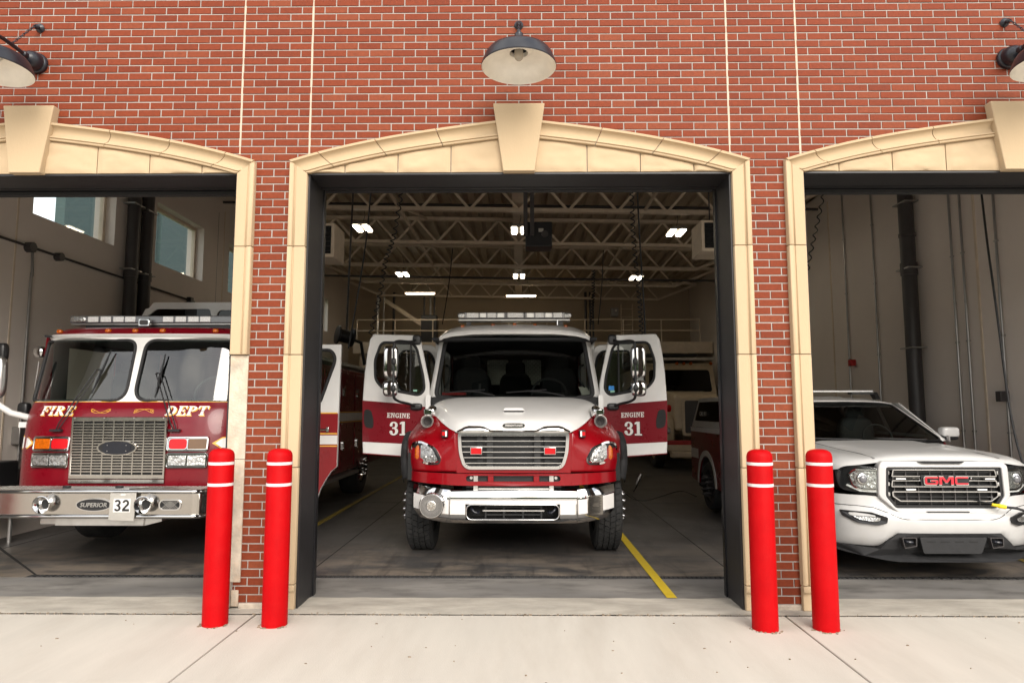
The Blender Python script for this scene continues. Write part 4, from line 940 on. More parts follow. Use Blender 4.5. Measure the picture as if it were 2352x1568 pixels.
# strip between the band and the grille, red
gout = rpoly([(-.592, 1.388), (.592, 1.388), (.578, 1.16), (.535, 1.03), (.48, .992), (-.48, .992), (-.535, 1.03), (-.578, 1.16)], [.05, .05, .2, .12, .12, .12, .12, .2], 4)
gout = off(gout, c); gin = offset(gout, .034)
outer = [(c-.60, .955), (c+.60, .955), (c+.612, 1.25), (c+.62, 1.362), (c+.575, 1.41), (c+.30, 1.42), (c-.30, 1.42), (c-.575, 1.41), (c-.62, 1.362), (c-.612, 1.25)]
b = MB(); plate(b, outer, [offset(gout, .006)], lambda u, w: 1.548+max(0, abs(u-c)-.5)*.02, 1.60); b.build('grille_shell', M['fred'], E1)
gr = MB(); gr.ring(gout, gin, 1.527, 1.58); gr = gr.build('grille', M['chrome'], E1, bevel=.008)
MB().box(c-.57, 1.64, .97, c+.57, 1.66, 1.40).build('radiator_core', M['radiator'], gr)
for z in (1.345, 1.288, 1.230, 1.173, 1.115, 1.057):
    w = interp([(1.03, .505), (1.16, .545), (1.35, .557)], z); MB().box(c-w, 1.548, z-.007, c+w, 1.572, z+.007).build('grille_bar', M['chrome'], gr, bevel=.003, seg=1)
    for s in (-1, 1): MB().box(c+s*.22, 1.573, z-.05, c+s*.285, 1.60, z-.008).build('bar_clip', M['black'], gr)
for x in (-.36, .36): MB().box(c+x-.03, 1.60, 1.0, c+x+.03, 1.63, 1.38).build('bracket', M['radiator'], gr)
for x0, x1 in ((-.457, -.328), (.318, .448)):
    bx = MB().box(c+x0, 1.50, 1.145, c+x1, 1.55, 1.228).build('warning_light', M['chrome'], gr, bevel=.006); MB().box(c+x0+.009, 1.493, 1.154, c+x1-.009, 1.499, 1.219).build('lens', M['redlens'], bx, bevel=.003)
# top chrome brow
brow = [(x, 1.392+interp([(0, .010), (.24, .012), (.33, .050), (.50, .052), (.60, .0)], abs(x))) for x in [-.60+1.2*k/30 for k in range(31)]]
b = MB(); rows = [[(c+p[0], 1.524, 1.374) for p in brow], [(c+p[0], 1.517, (1.374+p[1])/2) for p in brow], [(c+p[0], 1.53+abs(p[0])*.02, p[1]) for p in brow], [(c+p[0], 1.56, p[1]+.004) for p in brow]]
b.grid(rows).build('grille_brow', M['chrome'], gr, smooth=60)
# bumper
def by(hx): hx = abs(hx); return 1.40+.02*(hx/.655)**2 if hx < .655 else 1.42+(hx-.655)**2*1.25
bt = lambda hx: .786+max(0, abs(hx)-.62)*.105
bb = lambda hx: .452+max(0, abs(hx)-.655)*.14+max(0, abs(hx)-.98)*.9
bump = MB().box(c-.60, 1.60, .50, c+.60, 1.66, .78).build('bumper', M['dark'], E1)
def bsec(x0, x1, holes, nm):
    N = 26; xs_ = [x0+(x1-x0)*k/N for k in range(N+1)]
    outer = [(c+x, bb(x)) for x in xs_]+[(c+x, bt(x)) for x in reversed(xs_)]
    yy = lambda u, w: by(u-c)+.030*(max(0, (w-.70))/.10)**2+.055*(max(0, (.545-w))/.095)**2
    if holes: b = MB(); plate(b, outer, holes, yy, lambda u, w: yy(u, w)+.02)
    else:
        b = MB(); b.grid([[(c+x, yy(c+x, bb(x)+(bt(x)-bb(x))*j/10), bb(x)+(bt(x)-bb(x))*j/10) for x in xs_] for j in range(11)])
        b.grid([[(c+x, yy(c+x, bt(x)), bt(x)) for x in xs_], [(c+x, by(x)+.12, bt(x)+.004) for x in xs_]])
    return b.build(nm, M['chrome'], bump, smooth=40)
ohole = rrect(c-.008, .570, .955, .152, .055, 5)
# centre section split in bands so that it keeps its curve
for x0, x1 in ((-1.07, -.662), (.662, 1.07)): bsec(x0, x1, None, 'bumper_end')
b = MB(); N = 24; yy = lambda u, w: by(u-c)+.030*(max(0, (w-.70))/.10)**2+.055*(max(0, (.545-w))/.095)**2
b.grid([[(c-.655+1.31*k/N, yy(c-.655+1.31*k/N, z), z) for k in range(N+1)] for z in (.650, .66, .69, .71, .73, .75, .77, .786)])
b.grid([[(c-.655+1.31*k/N, yy(0, .786)+.0, .786) for k in range(N+1)], [(c-.655+1.31*k/N, 1.54, .79) for k in range(N+1)]])
b.grid([[(c-.655+1.31*k/N, yy(c-.655+1.31*k/N, z), z) for k in range(N+1)] for z in (.452, .46, .47, .48, .492)])
for s in (-1, 1): b.grid([[(c-.008+s*(.485+(.655-.477*1.0)*k/6*.98), yy(c+s*(.48+.17*k/6), z), z) for k in range(7)] for z in (.492, .52, .56, .60, .65)])
cs = b.build('bumper_centre', M['chrome'], bump, smooth=40)
for s in (-1, 1): MB().tube([(c+s*.659, yy(c+.66, z)-.004, z) for z in (.455, .48, .52, .6, .69, .73, .76, .784)], .007).build('seam_trim', M['chrome'], bump, smooth=60)
rim = [p for p in ohole]; MB().tube([(p[0], by(p[0]-c)-.002, p[1]) for p in rim], .009, 8, closed=True).build('opening_rim', M['chrome'], cs, smooth=60)
MB().ring(rrect(c-.008, .570, .968, .165, .05, 5), rrect(c-.008, .570, .94, .138, .05, 5), 1.415, 1.52).build('opening_sleeve', M['black'], cs)
for z in (.53, .57, .61): MB().box(c-.30, 1.515, z-.006, c+.30, 1.53, z+.006).build('opening_slat', M['black'], cs)
for x in (-.29, -.10, .10, .29): MB().box(c+x-.008, 1.505, .50, c+x+.008, 1.514, .645).build('opening_slat', M['black'], cs)
MB().box(c-.32, 1.5, .566, c+.32, 1.512, .578).build('light_strip', M['silverlet'], cs)
for s in (-1, 1): MB().tube(cr([(c+s*.44, 1.50, .60), (c+s*.43, 1.42, .60), (c+s*.40, 1.405, .57), (c+s*.365, 1.42, .562), (c+s*.36, 1.50, .565)], 5), .014).build('tow_hook', M['blackm'], cs, smooth=60)
# white stripe
for x0, x1 in ((-1.062, -.668), (-.650, .650), (.668, 1.062)):
    N = 16; xs_ = [x0+(x1-x0)*k/N for k in range(N+1)]
    zt = lambda x: interp([(0, .692), (.66, .692), (1.07, .742)], abs(x)); zb = lambda x: interp([(0, .540), (.66, .548), (1.07, .590)], abs(x))
    b = MB()
    if x0 < 0 < x1:
        b.grid([[(c+x, yy(c+x, z)-.0025, z) for x in xs_] for z in (.652, .672, .692)])
        for s in (-1, 1): b.grid([[(c-.008+s*(.49+.157*k/5), yy(c+s*(.48+.17*k/5), z)-.0025, z) for k in range(6)] for z in (.546, .58, .62, .652)])
    else: b.grid([[(c+x, yy(c+x, zb(x)+(zt(x)-zb(x))*j/4)-.0025, zb(x)+(zt(x)-zb(x))*j/4) for x in xs_] for j in range(5)])
    b.build('white_stripe', M['white_tape'], bump, smooth=50)
# mechanical siren
sx, sy, sz = c-.83, 1.27, .650
sr = MB().lathe([(.118, 0), (.126, .006), (.128, .03), (.122, .04), (.120, .15), (.10, .17), (.09, .24)], (sx, sy, sz), (0, 1, 0), 40).build('siren', M['chrome'], E1, smooth=35)
b = MB()
for k in range(60):
    a = 2*math.pi*k/60; b.beam((sx+.055*math.cos(a), sy-.004, sz+.055*math.sin(a)), (sx+.112*math.cos(a), sy-.004, sz+.112*math.sin(a)), .0045, .006, up=(0, 1, 0))
o = b.build('siren_fins', M['conduit'], sr); o['kind'] = 'stuff'
MB().lathe([(.113, -.0005), (.113, .001)], (sx, sy, sz), (0, 1, 0), 40).build('siren_face', M['pipe'], sr)
MB().lathe([(.052, .0), (.052, -.010), (.046, -.012), (.044, -.007), (.02, -.008), (.018, -.014), (.004, -.016)], (sx, sy, sz), (0, 1, 0), 32).build('siren_emblem', M['alu'], sr, smooth=30)
b = MB()
for k in range(8):
    a = math.pi*k/4; b.beam((sx+.012*math.cos(a), sy-.012, sz+.012*math.sin(a)), (sx+.040*math.cos(a), sy-.012, sz+.040*math.sin(a)), .012, .006, up=(0, 1, 0))
b.build('emblem_cross', M['steel'], sr)
b = MB()
for k in range(26):
    a = 2*math.pi*k/26; b.beam((sx+.1215*math.cos(a), sy+.05, sz+.1215*math.sin(a)), (sx+.1215*math.cos(a), sy+.145, sz+.1215*math.sin(a)), .012, .004, up=(math.cos(a), 0, math.sin(a)))
b.build('siren_vents', M['pipe'], sr)
# speaker plate
sp = MB().prism([(c+.765, .533), (c+.932, .533), (c+.932, .738), (c+.765, .738)], lambda u, w: by(u-c)-.014, lambda u, w: by(u-c)+.01).build('speaker_plate', M['steel'], E1, bevel=.004)
b = MB()
for j in range(13):
    for k in range(4):
        x = c+.792+k*.029+(j % 2)*.012; z = .560+j*.0125
        if 5 <= j <= 7 and k in (1, 2): continue
        b.prism([(x, z), (x+.020, z), (x+.020, z+.005), (x, z+.005)], lambda u, w: by(u-c)-.0155, lambda u, w: by(u-c)-.012)
o = b.build('speaker_slots', M['dark'], sp); o['kind'] = 'stuff'
# windscreen
WS = lambda v: (1.005+(.905-1.005)*v, 1.772+(2.548-1.772)*v, 2.80+(3.08-2.80)*v)
def wsy(u, w): v = (w-1.772)/(2.548-1.772); return 2.80+.28*v+.15*(u-c)**2
wp = off(rpoly([(-1.005, 1.772), (1.005, 1.772), (.905, 2.548), (-.905, 2.548)], .09, 5), c)
b = MB(); patch(b, wp, wsy, 20, 12); b.build('windscreen', M['glass_dark'], E1, smooth=60)
MB().tube([(p[0], wsy(*p), p[1]) for p in wp], .030, 8, closed=True).build('windscreen_gasket', M['rubber'], E1, smooth=60)
b = MB(); rows = []
for z in (1.60, 1.70, 1.78): rows.append([(c+x, wsy(c+x, z)-.02, z) for x in [-1.05+2.1*k/16 for k in range(17)]])
b.grid(rows).build('cowl', M['rubber'], E1, smooth=60)
# wipers
for s, x0, x1 in ((-1, -.25, -.62), (1, .62, .15)):
    b = MB(); pts = [(c+x0, 2.75, 1.79), (c+(x0+x1)/2, 2.79, 1.835), (c+x1, 2.80, 1.85)]; b.tube(pts, .010, 6); b.tube([(c+x1-.25, 2.81, 1.83), (c+x1+.25, 2.80, 1.865)], .009, 6); b.build('wiper', M['black'], E1)
# cab shell: pillars, roof, floor, rear wall
for s in (-1, 1):
    b = MB(); rows = []
    for v in (0, .25, .5, .75, 1.0, 1.04):
        hw, z, y = WS(v); yy_ = wsy(c+hw, z); rows.append([(c+s*(hw-.01), yy_-.012, z), (c+s*(hw+.035), yy_-.005, z), (c+s*(hw+.085), yy_+.05, z), (c+s*(hw+.10), yy_+.16, z), (c+s*(hw+.03), yy_+.17, z)])
    b.grid(rows).build('front_pillar', M['white'], E1, smooth=50, solid=.01)
    MB().prism([(2.86, 1.20), (3.04, 1.20), (3.05, 1.80), (2.90, 1.80)], c+s*1.06, c+s*1.12, 'x').build('cowl_side', M['white'], E1)
    MB().box(c+s*1.06, 4.02, 1.05, c+s*1.14, 4.2, 2.56).build('centre_pillar', M['white'], E1); MB().box(c+s*1.06, 5.3, 1.05, c+s*1.14, 5.75, 2.56).build('rear_pillar', M['white'], E1)
    MB().box(c+s*.5, 2.95, 1.02, c+s*1.14, 5.75, 1.10).build('sill', M['fred'], E1)
RS = [[(0,2.595),(.5,2.594),(.78,2.572),(.90,2.545),(.950,2.518)],[(0,2.642),(.5,2.638),(.77,2.61),(.90,2.57),(.962,2.522)],[(0,2.700),(.5,2.694),(.76,2.668),(.895,2.61),(.972,2.53)],[(0,2.725),(.5,2.72),(.78,2.70),(.93,2.635),(1.02,2.53)],[(0,2.74),(.5,2.735),(.80,2.72),(.98,2.66),(1.12,2.54)],[(0,2.74),(.5,2.735),(.80,2.72),(.98,2.66),(1.14,2.54)]]
rows = []
for (y, pr) in zip((2.74, 2.80, 2.98, 3.25, 3.7, 5.75), RS): rows.append([(c-p[0], y+.10*p[0]**2, p[1]) for p in reversed(pr[1:])]+[(c+p[0], y+.10*p[0]**2, p[1]) for p in pr])
b = MB().grid(smooth_grid(rows, 3, 4)); lip = rows[0]
b.grid([lip, [(p[0], p[1]+.01, p[2]-.03) for p in lip], [(c+(p[0]-c)*.97, p[1]+.30, 2.56-.02*abs(p[0]-c)) for p in lip]])
roof = b.build('cab_roof', M['white'], E1, smooth=45, solid=.012)
for x in (-.668, -.274, 0, .263, .66):
    y = 2.92+.1*x*x; ml = MB().box(c+x-.024, y, 2.655-.03*abs(x), c+x+.024, y+.07, 2.72-.03*abs(x)).build('marker_light', M['amber'], roof, bevel=.012); MB().box(c+x-.03, y-.004, 2.645-.03*abs(x), c+x+.03, y+.075, 2.66-.03*abs(x)).build('marker_base', M['amberdark'], ml)
# light bar
lbx = MB().box(c-.735, 3.06, 2.762, c+.728, 3.26, 2.792).build('light_bar', M['alu'], E1, bevel=.01)
b = MB().prism(rrect(c-.003, 2.835, 1.455, .085, .03), 3.05, 3.27).build('lens_cover', M['leddark'], lbx, bevel=.012)
xx = c-.62; k = 0
for w, mm in ((.16, 'led'), (.085, 'alu'), (.115, 'led'), (.095, 'alu'), (.02, 'black'), (.20, 'led'), (.02, 'black'), (.10, 'alu'), (.115, 'led'), (.095, 'alu'), (.12, 'led')):
    MB().box(xx, 3.040, 2.805, xx+w-.006, 3.049, 2.868).build('light_module', M[mm], lbx, bevel=.004); xx += w+.012
for s in (-1, 1):
    MB().box(c+s*.60-.03, 3.1, 2.66, c+s*.60+.03, 3.2, 2.761).build('bar_foot', M['pipe'], lbx)
    b = MB(); sq(b, (c+s*.69, 3.06, 2.835), .05, .02, .035, .6); b.build('end_lens', M['lens'], lbx, smooth=60)
MB().tube([(c+.55, 3.0, 2.70), (c+.55, 3.0, 2.765)], .012).build('antenna', M['chrome'], roof)
# interior
MB().prism([(2.86, 1.70), (3.12, 1.80), (3.35, 1.78), (3.42, 1.45), (2.9, 1.30)], c-1.03, c+1.03, 'x').build('dashboard', M['cloth'], E1, bevel=.03)
MB().box(c-1.05, 5.70, 1.10, c+1.05, 5.74, 1.95).build('cab_rear_wall', M['seat'], E1); 
b = MB(); plate(b, [(c-1.05, 1.951), (c+1.05, 1.951), (c+1.05, 2.60), (c-1.05, 2.60)], [rrect(c-.30, 2.24, .36, .42, .03), rrect(c+.27, 2.24, .32, .42, .03)], 5.70, 5.74); b.build('cab_rear_wall', M['seat'], E1)
MB().box(c-1.05, 2.9, 2.50, c+1.05, 5.7, 2.53).build('headliner', M['seat'], E1)
for x in (-.62, .62):
    b = MB(); sq(b, (c+x, 3.95, 1.85), .25, .10, .36, .5); sq(b, (c+x, 3.98, 2.26), .14, .06, .12, .6); b.build('seat', M['seat'], E1, smooth=60)
for x in (-.65, 0, .65):
    b = MB(); sq(b, (c+x, 5.35, 1.85), .26, .10, .36, .5); sq(b, (c+x, 5.35, 2.27), .16, .06, .13, .6); b.build('crew_seat', M['seat'], E1, smooth=60)
tq = [(c+.46+.23*math.cos(a), 3.40+.08*math.sin(a), 1.83+.20*math.sin(a)) for a in [2*math.pi*k/28 for k in range(28)]]
b = MB(); b.tube(tq, .016, 8, closed=True); b.tube([(c+.25, 3.40, 1.83), (c+.67, 3.40, 1.83)], .014); b.tube([(c+.46, 3.42, 1.82), (c+.46, 3.5, 1.6)], .03); b.build('steering_wheel', M['cloth'], E1, smooth=60)
for s in (-1, 1): MB().tube(cr([(c+s*.90, 3.06, 1.90), (c+s*.84, 3.04, 2.0), (c+s*.84, 3.1, 2.15), (c+s*.90, 3.2, 2.2)], 5), .014).build('grab_handle', M['cloth'], E1, smooth=60)
MB().box(c-.52, 2.98, 1.785, c-.28, 3.1, 1.83).build('radio_box', M['black'], E1, bevel=.01); MB().tube([(c-.45, 3.05, 1.83), (c-.45, 3.05, 1.95)], .02).build('radio_mic', M['cloth'], E1)
MB().box(c-.92, 2.95, 1.79, c-.62, 3.07, 1.835).build('clipboard', M['redpaint'], E1)
MB().add([(c+.86, 2.99, 1.80), (c+.98, 3.02, 1.815), (c+.93, 3.06, 1.90), (c+.82, 3.03, 1.91)], [(0, 1, 2, 3)]).build('paper', M['lampwhite'], E1, solid=.002)
# rear body
rbd = MB().box(c-1.2, 6.15, .75, c+1.2, 10.2, 2.62).build('rear_body', M['fred2'], E1, bevel=.02)
b = MB()
for i in range(34):
    for j in range(16):
        x = c-.60+i*.036; z = 2.0+j*.036; d = .012 if (i+j) % 2 else -.012; b.beam((x-.010, 6.128, z-d), (x+.010, 6.128, z+d), .006, .006, up=(0, 1, 0))
MB().box(c-.65, 6.13, 1.98, c+.65, 6.148, 2.58).build('tread_plate', M['alu'], rbd); o = b.build('tread_lugs', M['steel'], rbd); o['kind'] = 'stuff'
for s in (-1, 1): wheel(E1, c+s*.92, c+s*1.21, 7.9, .50, .29, tread=False)
MB().box(c-.55, 1.7, .45, c+.55, 9.5, .95).build('chassis', M['dark'], E1)
MB().tube([(c-.95, 2.47, .48), (c+.95, 2.47, .48)], .07).build('front_axle', M['dark'], E1)
# open doors
DP = [(1.08, 1.0), (1.39, 1.02), (1.60, 1.035), (1.928, 1.06), (1.936, 1.20), (1.945, 1.74), (1.925, 2.10), (1.895, 2.36), (1.865, 2.52), (1.82, 2.588), (1.28, 2.572), (1.215, 2.54), (1.09, 1.95), (1.08, 1.65)]
WP = rpoly([(1.317, 2.469), (1.715, 2.480), (1.795, 2.25), (1.785, 2.0), (1.69, 1.888), (1.216, 1.80), (1.151, 1.87), (1.169, 2.035), (1.257, 2.40)], .06, 4)
def cab_door(s, Y, lab, full=True, shift=0.0):
    T = lambda pl: off([(p[0]-shift, p[1]) for p in pl], c) if s > 0 else mir(off([(p[0]-shift, p[1]) for p in pl], c), c)
    b = MB(); plate(b, T(DP), [T(WP)], Y, Y+.06); d = b.build('door', M['white'], E1, bevel=.012, label=lab)
    MB().tube([(p[0], Y-.002, p[1]) for p in T(WP)], .017, 8, closed=True).build('window_gasket', M['rubber'], d, smooth=60)
    MB().prism(T(offset(WP, .002)), Y+.03, Y+.034).build('window_pane', M['glass_clear'], d)
    x = c+s*(1.335-shift); MB().box(x-.010, Y-.004, 1.82, x+.010, Y+.02, 2.468).build('window_post', M['rubber'], d)
    red = T([(1.082, 1.175), (1.39, 1.186), (1.934, 1.212), (1.944, 1.735), (1.50, 1.70), (1.082, 1.645)]); MB().prism(red, Y-.0035, Y+.005).build('red_panel', M['fred2'], d)
    MB().prism(T([(1.082, 1.001), (1.39, 1.021), (1.928, 1.061), (1.928, 1.072), (1.39, 1.033), (1.082, 1.013)]), Y-.003, Y+.005).build('red_edge', M['fred2'], d)
    hd = rpoly([(1.80, 1.375), (1.905, 1.395), (1.925, 1.50), (1.915, 1.625), (1.83, 1.615), (1.795, 1.48)], .04, 4); MB().prism(T(hd), Y-.008, Y+.004).build('door_handle', M['dark'], d)
    if full:
        xa = 1.352 if s > 0 else 1.325
        tx = c+(1.355 if s > 0 else -1.625); letters('lettering', 'ENGINE', SLAB, tx, 1.517, .062, Y-.006, M['silverlet'], d, w=.292, gap=.06, slope=.03*s)
        tx = c+(1.395 if s > 0 else -1.590); letters('lettering_shadow', '31', SLAB, tx+.008, 1.288, .172, Y-.0045, M['ink'], d, w=.222, gap=.08, slope=.0, depth=.0005)
        letters('lettering', '31', SLAB, tx, 1.294, .172, Y-.008, M['silverlet'], d, w=.222, gap=.08, slope=.0)
        # mirrors
        ym = Y-.32; ox = c+s*1.48; a0 = (c+s*1.255, Y-.01, 2.515); a1 = (c+s*1.25, Y-.01, 1.655)
        mr_ = MB().tube(cr([a0, (c+s*1.32, Y-.12, 2.475), (c+s*1.45, Y-.30, 2.465), (c+s*1.487, ym-.03, 2.40), (c+s*1.487, ym-.03, 2.1), (c+s*1.485, ym-.03, 1.80), (c+s*1.44, Y-.28, 1.725), (c+s*1.33, Y-.12, 1.69), a1], 5), .017).build('mirror_arm', M['black'], d, smooth=60)
        b = MB(); sq(b, (a0[0]-s*.0, Y-.02, 2.51), .055, .03, .065, .6); sq(b, (a1[0], Y-.02, 1.655), .075, .03, .045, .6); b.build('arm_bracket', M['black'], mr_, smooth=60)
        b = MB(); sq(b, (c+s*1.53, ym+.02, 2.208), .092, .06, .205, .42); b.build('mirror_head', M['chrome'], mr_, smooth=60)
        b = MB(); sq(b, (c+s*1.53, ym+.02, 1.878), .095, .065, .10, .55); b.build('convex_mirror', M['chrome'], mr_, smooth=60)
        for z in (2.208, 1.878): b = MB(); sq(b, (c+s*1.487, ym-.035, z), .03, .03, .045, .7); b.build('mirror_clamp', M['black'], mr_, smooth=60)
        if s > 0: MB().box(c+1.205, Y+.020, 1.865, c+1.275, Y+.028, 1.92).build('blue_sticker', M['sticker_blue'], d); MB().box(c+1.225, Y+.020, 1.835, c+1.28, Y+.028, 1.862).build('green_sticker', M['sticker_green'], d)
        else: MB().box(c-1.30, Y+.020, 1.85, c-1.25, Y+.028, 1.872).build('green_sticker', M['sticker_green'], d)
    return d
cab_door(1, 3.0, 'open front door with ENGINE 31, right of the engine'); cab_door(-1, 3.0, 'open front door with ENGINE 31, left of the engine')
cab_door(1, 4.30, 'open crew door behind the right front door', False, .04); cab_door(-1, 4.30, 'open crew door behind the left front door', False, .04)
# ------------------------------------------------------------------ red engine in the left bay
c = -4.24
E2 = thing('fire_engine', (c, 3.0, 0), 'dark red flat-nosed fire engine marked FIRE DEPT in the left bay', 'fire truck', 'fire trucks')
def fo(hx): return interp([(0, 0), (.5, .004), (.75, .018), (.92, .045), (1.04, .088), (1.12, .135), (1.18, .19), (1.21, .25), (1.225, .34)], abs(hx))
ZB = [(.78, 1.515), (.95, 1.515), (1.20, 1.525), (1.45, 1.555), (1.60, 1.60), (1.70, 1.655), (2.42, 1.86)]
def fy(u, w): return interp(ZB, w)+fo(u-c)
hw_ = lambda z: interp([(.78, 1.208), (1.2, 1.21), (1.7, 1.215), (2.42, 1.215)], z)
rows = []
for z in (.79, .85, .95, 1.05, 1.2, 1.33, 1.45, 1.53, 1.60, 1.65, 1.69, 1.705):
    w = hw_(z); xs_ = [-w+2*w*k/48 for k in range(49)]; rows.append([(c+x, fy(c+x, z), z) for x in xs_])
front = MB().grid(rows).build('cab_front', M['fred2'], E2, smooth=60)
# windscreens
pane = rpoly([(.045, 1.715), (1.18, 1.715), (1.185, 2.395), (.055, 2.395)], [.16, .05, .05, .12], 6)
PL, PR = mir(off(pane, c), c), off(pane, c)
b = MB(); N = 40
out = [(c-1.197+2.394*k/N, 1.700) for k in range(N+1)]+[(c+1.203-2.406*k/N, 2.425) for k in range(N+1)]
plate(b, out, [PL, PR], fy, lambda u, w: fy(u, w)+.03); b.build('windscreen_surround', M['white'], E2)
for pl in (PL, PR):
    b = MB(); patch(b, pl, lambda u, w: fy(u, w)+.012, 22, 10); g_ = b.build('windscreen', M['glass_green'], E2, smooth=60)
    MB().tube([(p[0], fy(*p)-.002, p[1]) for p in pl], .017, 8, closed=True).build('gasket', M['rubber'], g_, smooth=60)
MB().tube([(c-1.19+2.38*k/40, fy(c-1.19+2.38*k/40, 1.702)-.002, 1.702) for k in range(41)], .004, 6).build('gold_line', M['gold'], front)
# roof edge
rows = []
for z, dy, f in ((2.425, 0, 1), (2.455, -.03, 1.005), (2.465, -.025, 1.0), (2.47, .0, .985)):
    rows.append([(c+(-1.205+2.41*k/40)*f, fy(c-1.205+2.41*k/40, 2.42)+dy, z) for k in range(41)])
MB().grid(rows).build('roof_trim', M['white'], E2, smooth=30)
rows = []
for z, dy, f in ((2.471, .0, .985), (2.50, .02, .96), (2.535, .05, .90), (2.55, .09, .86), (2.56, .5, .84), (2.56, 2.9, .84)):
    rows.append([(c+(-1.205+2.41*k/40)*f, fy(c-1.205+2.41*k/40, 2.42)*(1 if dy < .3 else 0)+(1.86 if dy >= .3 else 0)+dy, z) for k in range(41)])
rf = MB().grid(rows).build('cab_roof', M['fred2'], E2, smooth=40)
for x in (-1.0, -.40, -.09, .22, .81):
    b = MB(); sq(b, (c-.01+x, fy(c+x, 2.42)+.025, 2.505), .034, .03, .024, .75, 14, 8); ml = b.build('marker_light', M['amber'], rf, smooth=60)
# light bar
lb2 = MB().box(c-1.06, 2.22, 2.612, c+1.06, 2.40, 2.632).build('light_bar', M['alu'], E2, bevel=.006)
MB().box(c-1.07, 2.205, 2.633, c+1.07, 2.41, 2.72).build('lens_cover', M['leddark'], lb2, bevel=.012)
for x in (-.79, -.64, -.49, -.35, .10, .25, .40, .54):
    MB().box(c+x-.062, 2.196, 2.645, c+x+.062, 2.2045, 2.71).build('light_module', M['led'], lb2, bevel=.005)
for s in (-1, 1): b = MB(); sq(b, (c+s*.96, 2.205, 2.677), .09, .02, .034, .5); b.build('end_lens', M['lens'], lb2, smooth=60)
MB().box(c-.9, 2.24, 2.555, c+.9, 2.38, 2.6115).build('bar_base', M['black'], lb2)
sl = MB().box(c-.21, 2.12, 2.585, c-.075, 2.17, 2.675).build('scene_light', M['chrome'], E2, bevel=.008); MB().prism(rrect(c-.143, 2.63, .095, .06, .02), 2.112, 2.119).build('lens', M['pipe'], sl)
# raised roof behind
rr = [(-1.0, 2.56), (-.93, 2.86), (-.87, 2.985), (-.82, 3.0), (-.76, 3.075), (.76, 3.075), (.87, 2.985), (1.0, 2.56)]
wn1 = rpoly([(-.86, 2.87), (-.72, 2.985), (.02, 2.985), (.04, 2.87)], .04, 4); wn2 = rpoly([(.10, 2.87), (.14, 2.97), (.70, 2.97), (.80, 2.87)], .04, 4)
b = MB(); plate(b, off(rr, c), [off(wn1, c), off(wn2, c)], 3.45, 3.50); rz = b.build('raised_roof', M['white'], E2)
for wq in (wn1, wn2): MB().prism(off(offset(wq, -.005), c), 3.475, 3.48).build('roof_window', M['glass_black'], rz)
b = MB(); pts = off(rr, c); b.grid([[(p[0], 3.50, p[1]) for p in pts], [(p[0], 4.9, p[1]) for p in pts]]); b.build('roof_shell', M['white'], rz, solid=.02)
MB().box(c-.9, 3.6, 2.56, c+.9, 4.85, 2.6).build('roof_inner', M['seat'], rz)
# grille
gl = MB(); gx0, gx1, gz0, gz1 = c-.505, c+.508, .925, 1.540; gyy = 1.492
gl.ring([(gx0, gz0-.03), (gx1, gz0-.03), (gx1, gz1), (gx0, gz1)], [(gx0+.02, gz0+.015), (gx1-.02, gz0+.015), (gx1-.02, gz1-.045), (gx0+.02, gz1-.045)], gyy, gyy+.03)
gl = gl.build('grille', M['steel'], E2, bevel=.003, seg=1)
MB().box(gx0+.01, gyy+.022, gz0, gx1-.01, gyy+.028, gz1-.01).build('grille_back', M['dark'], gl)
b = MB()
for k in range(1, 9): x = gx0+.02+(gx1-gx0-.04)*k/9; b.box(x-.006, gyy+.001, gz0+.014, x+.006, gyy+.012, gz1-.044)
for k in range(1, 19): z = gz0+.015+(gz1-gz0-.06)*k/19; b.box(gx0+.019, gyy+.002, z-.006, gx1-.019, gyy+.011, z+.006)
o = b.build('grille_bars', M['steel'], gl); o['kind'] = 'stuff'
em = MB().ring(ellipse(c, 1.218, .212, .083, 36), ellipse(c, 1.218, .196, .070, 36), gyy-.016, gyy+.004).build('emblem', M['steel'], gl)
MB().prism([(p[0], p[1]) for p in ellipse(c, 1.218, .205, .077, 36)], gyy-.012, gyy+.002).build('emblem_plate', M['black'], em)
MB().prism(rrect(c, 1.218, .30, .125, .05), gyy-.0165, gyy-.012).build('emblem_boss', M['blackm'], em)
for x, z in ((-.10, 1.245), (.10, 1.245), (-.10, 1.185), (.10, 1.185)): MB().lathe([(.006, 0), (.004, -.003)], (c+x, gyy-.017, z), (0, 1, 0), 8).build('screw', M['alu'], em)
MB().box(gx0, gyy+.0, .850, gx1, gyy+.02, .888).build('lower_trim', M['steel'], gl)
for k in range(3): MB().lathe([(.009, 0), (.006, -.006)], (c-.38+k*.38, gyy-.001, .868), (0, 1, 0), 10).build('bolt', M['alu'], gl)
for k in range(4): MB().lathe([(.009, 0), (.006, -.006)], (c-.47+k*.315, gyy-.001, 1.53), (0, 1, 0), 10).build('bolt', M['alu'], gl)
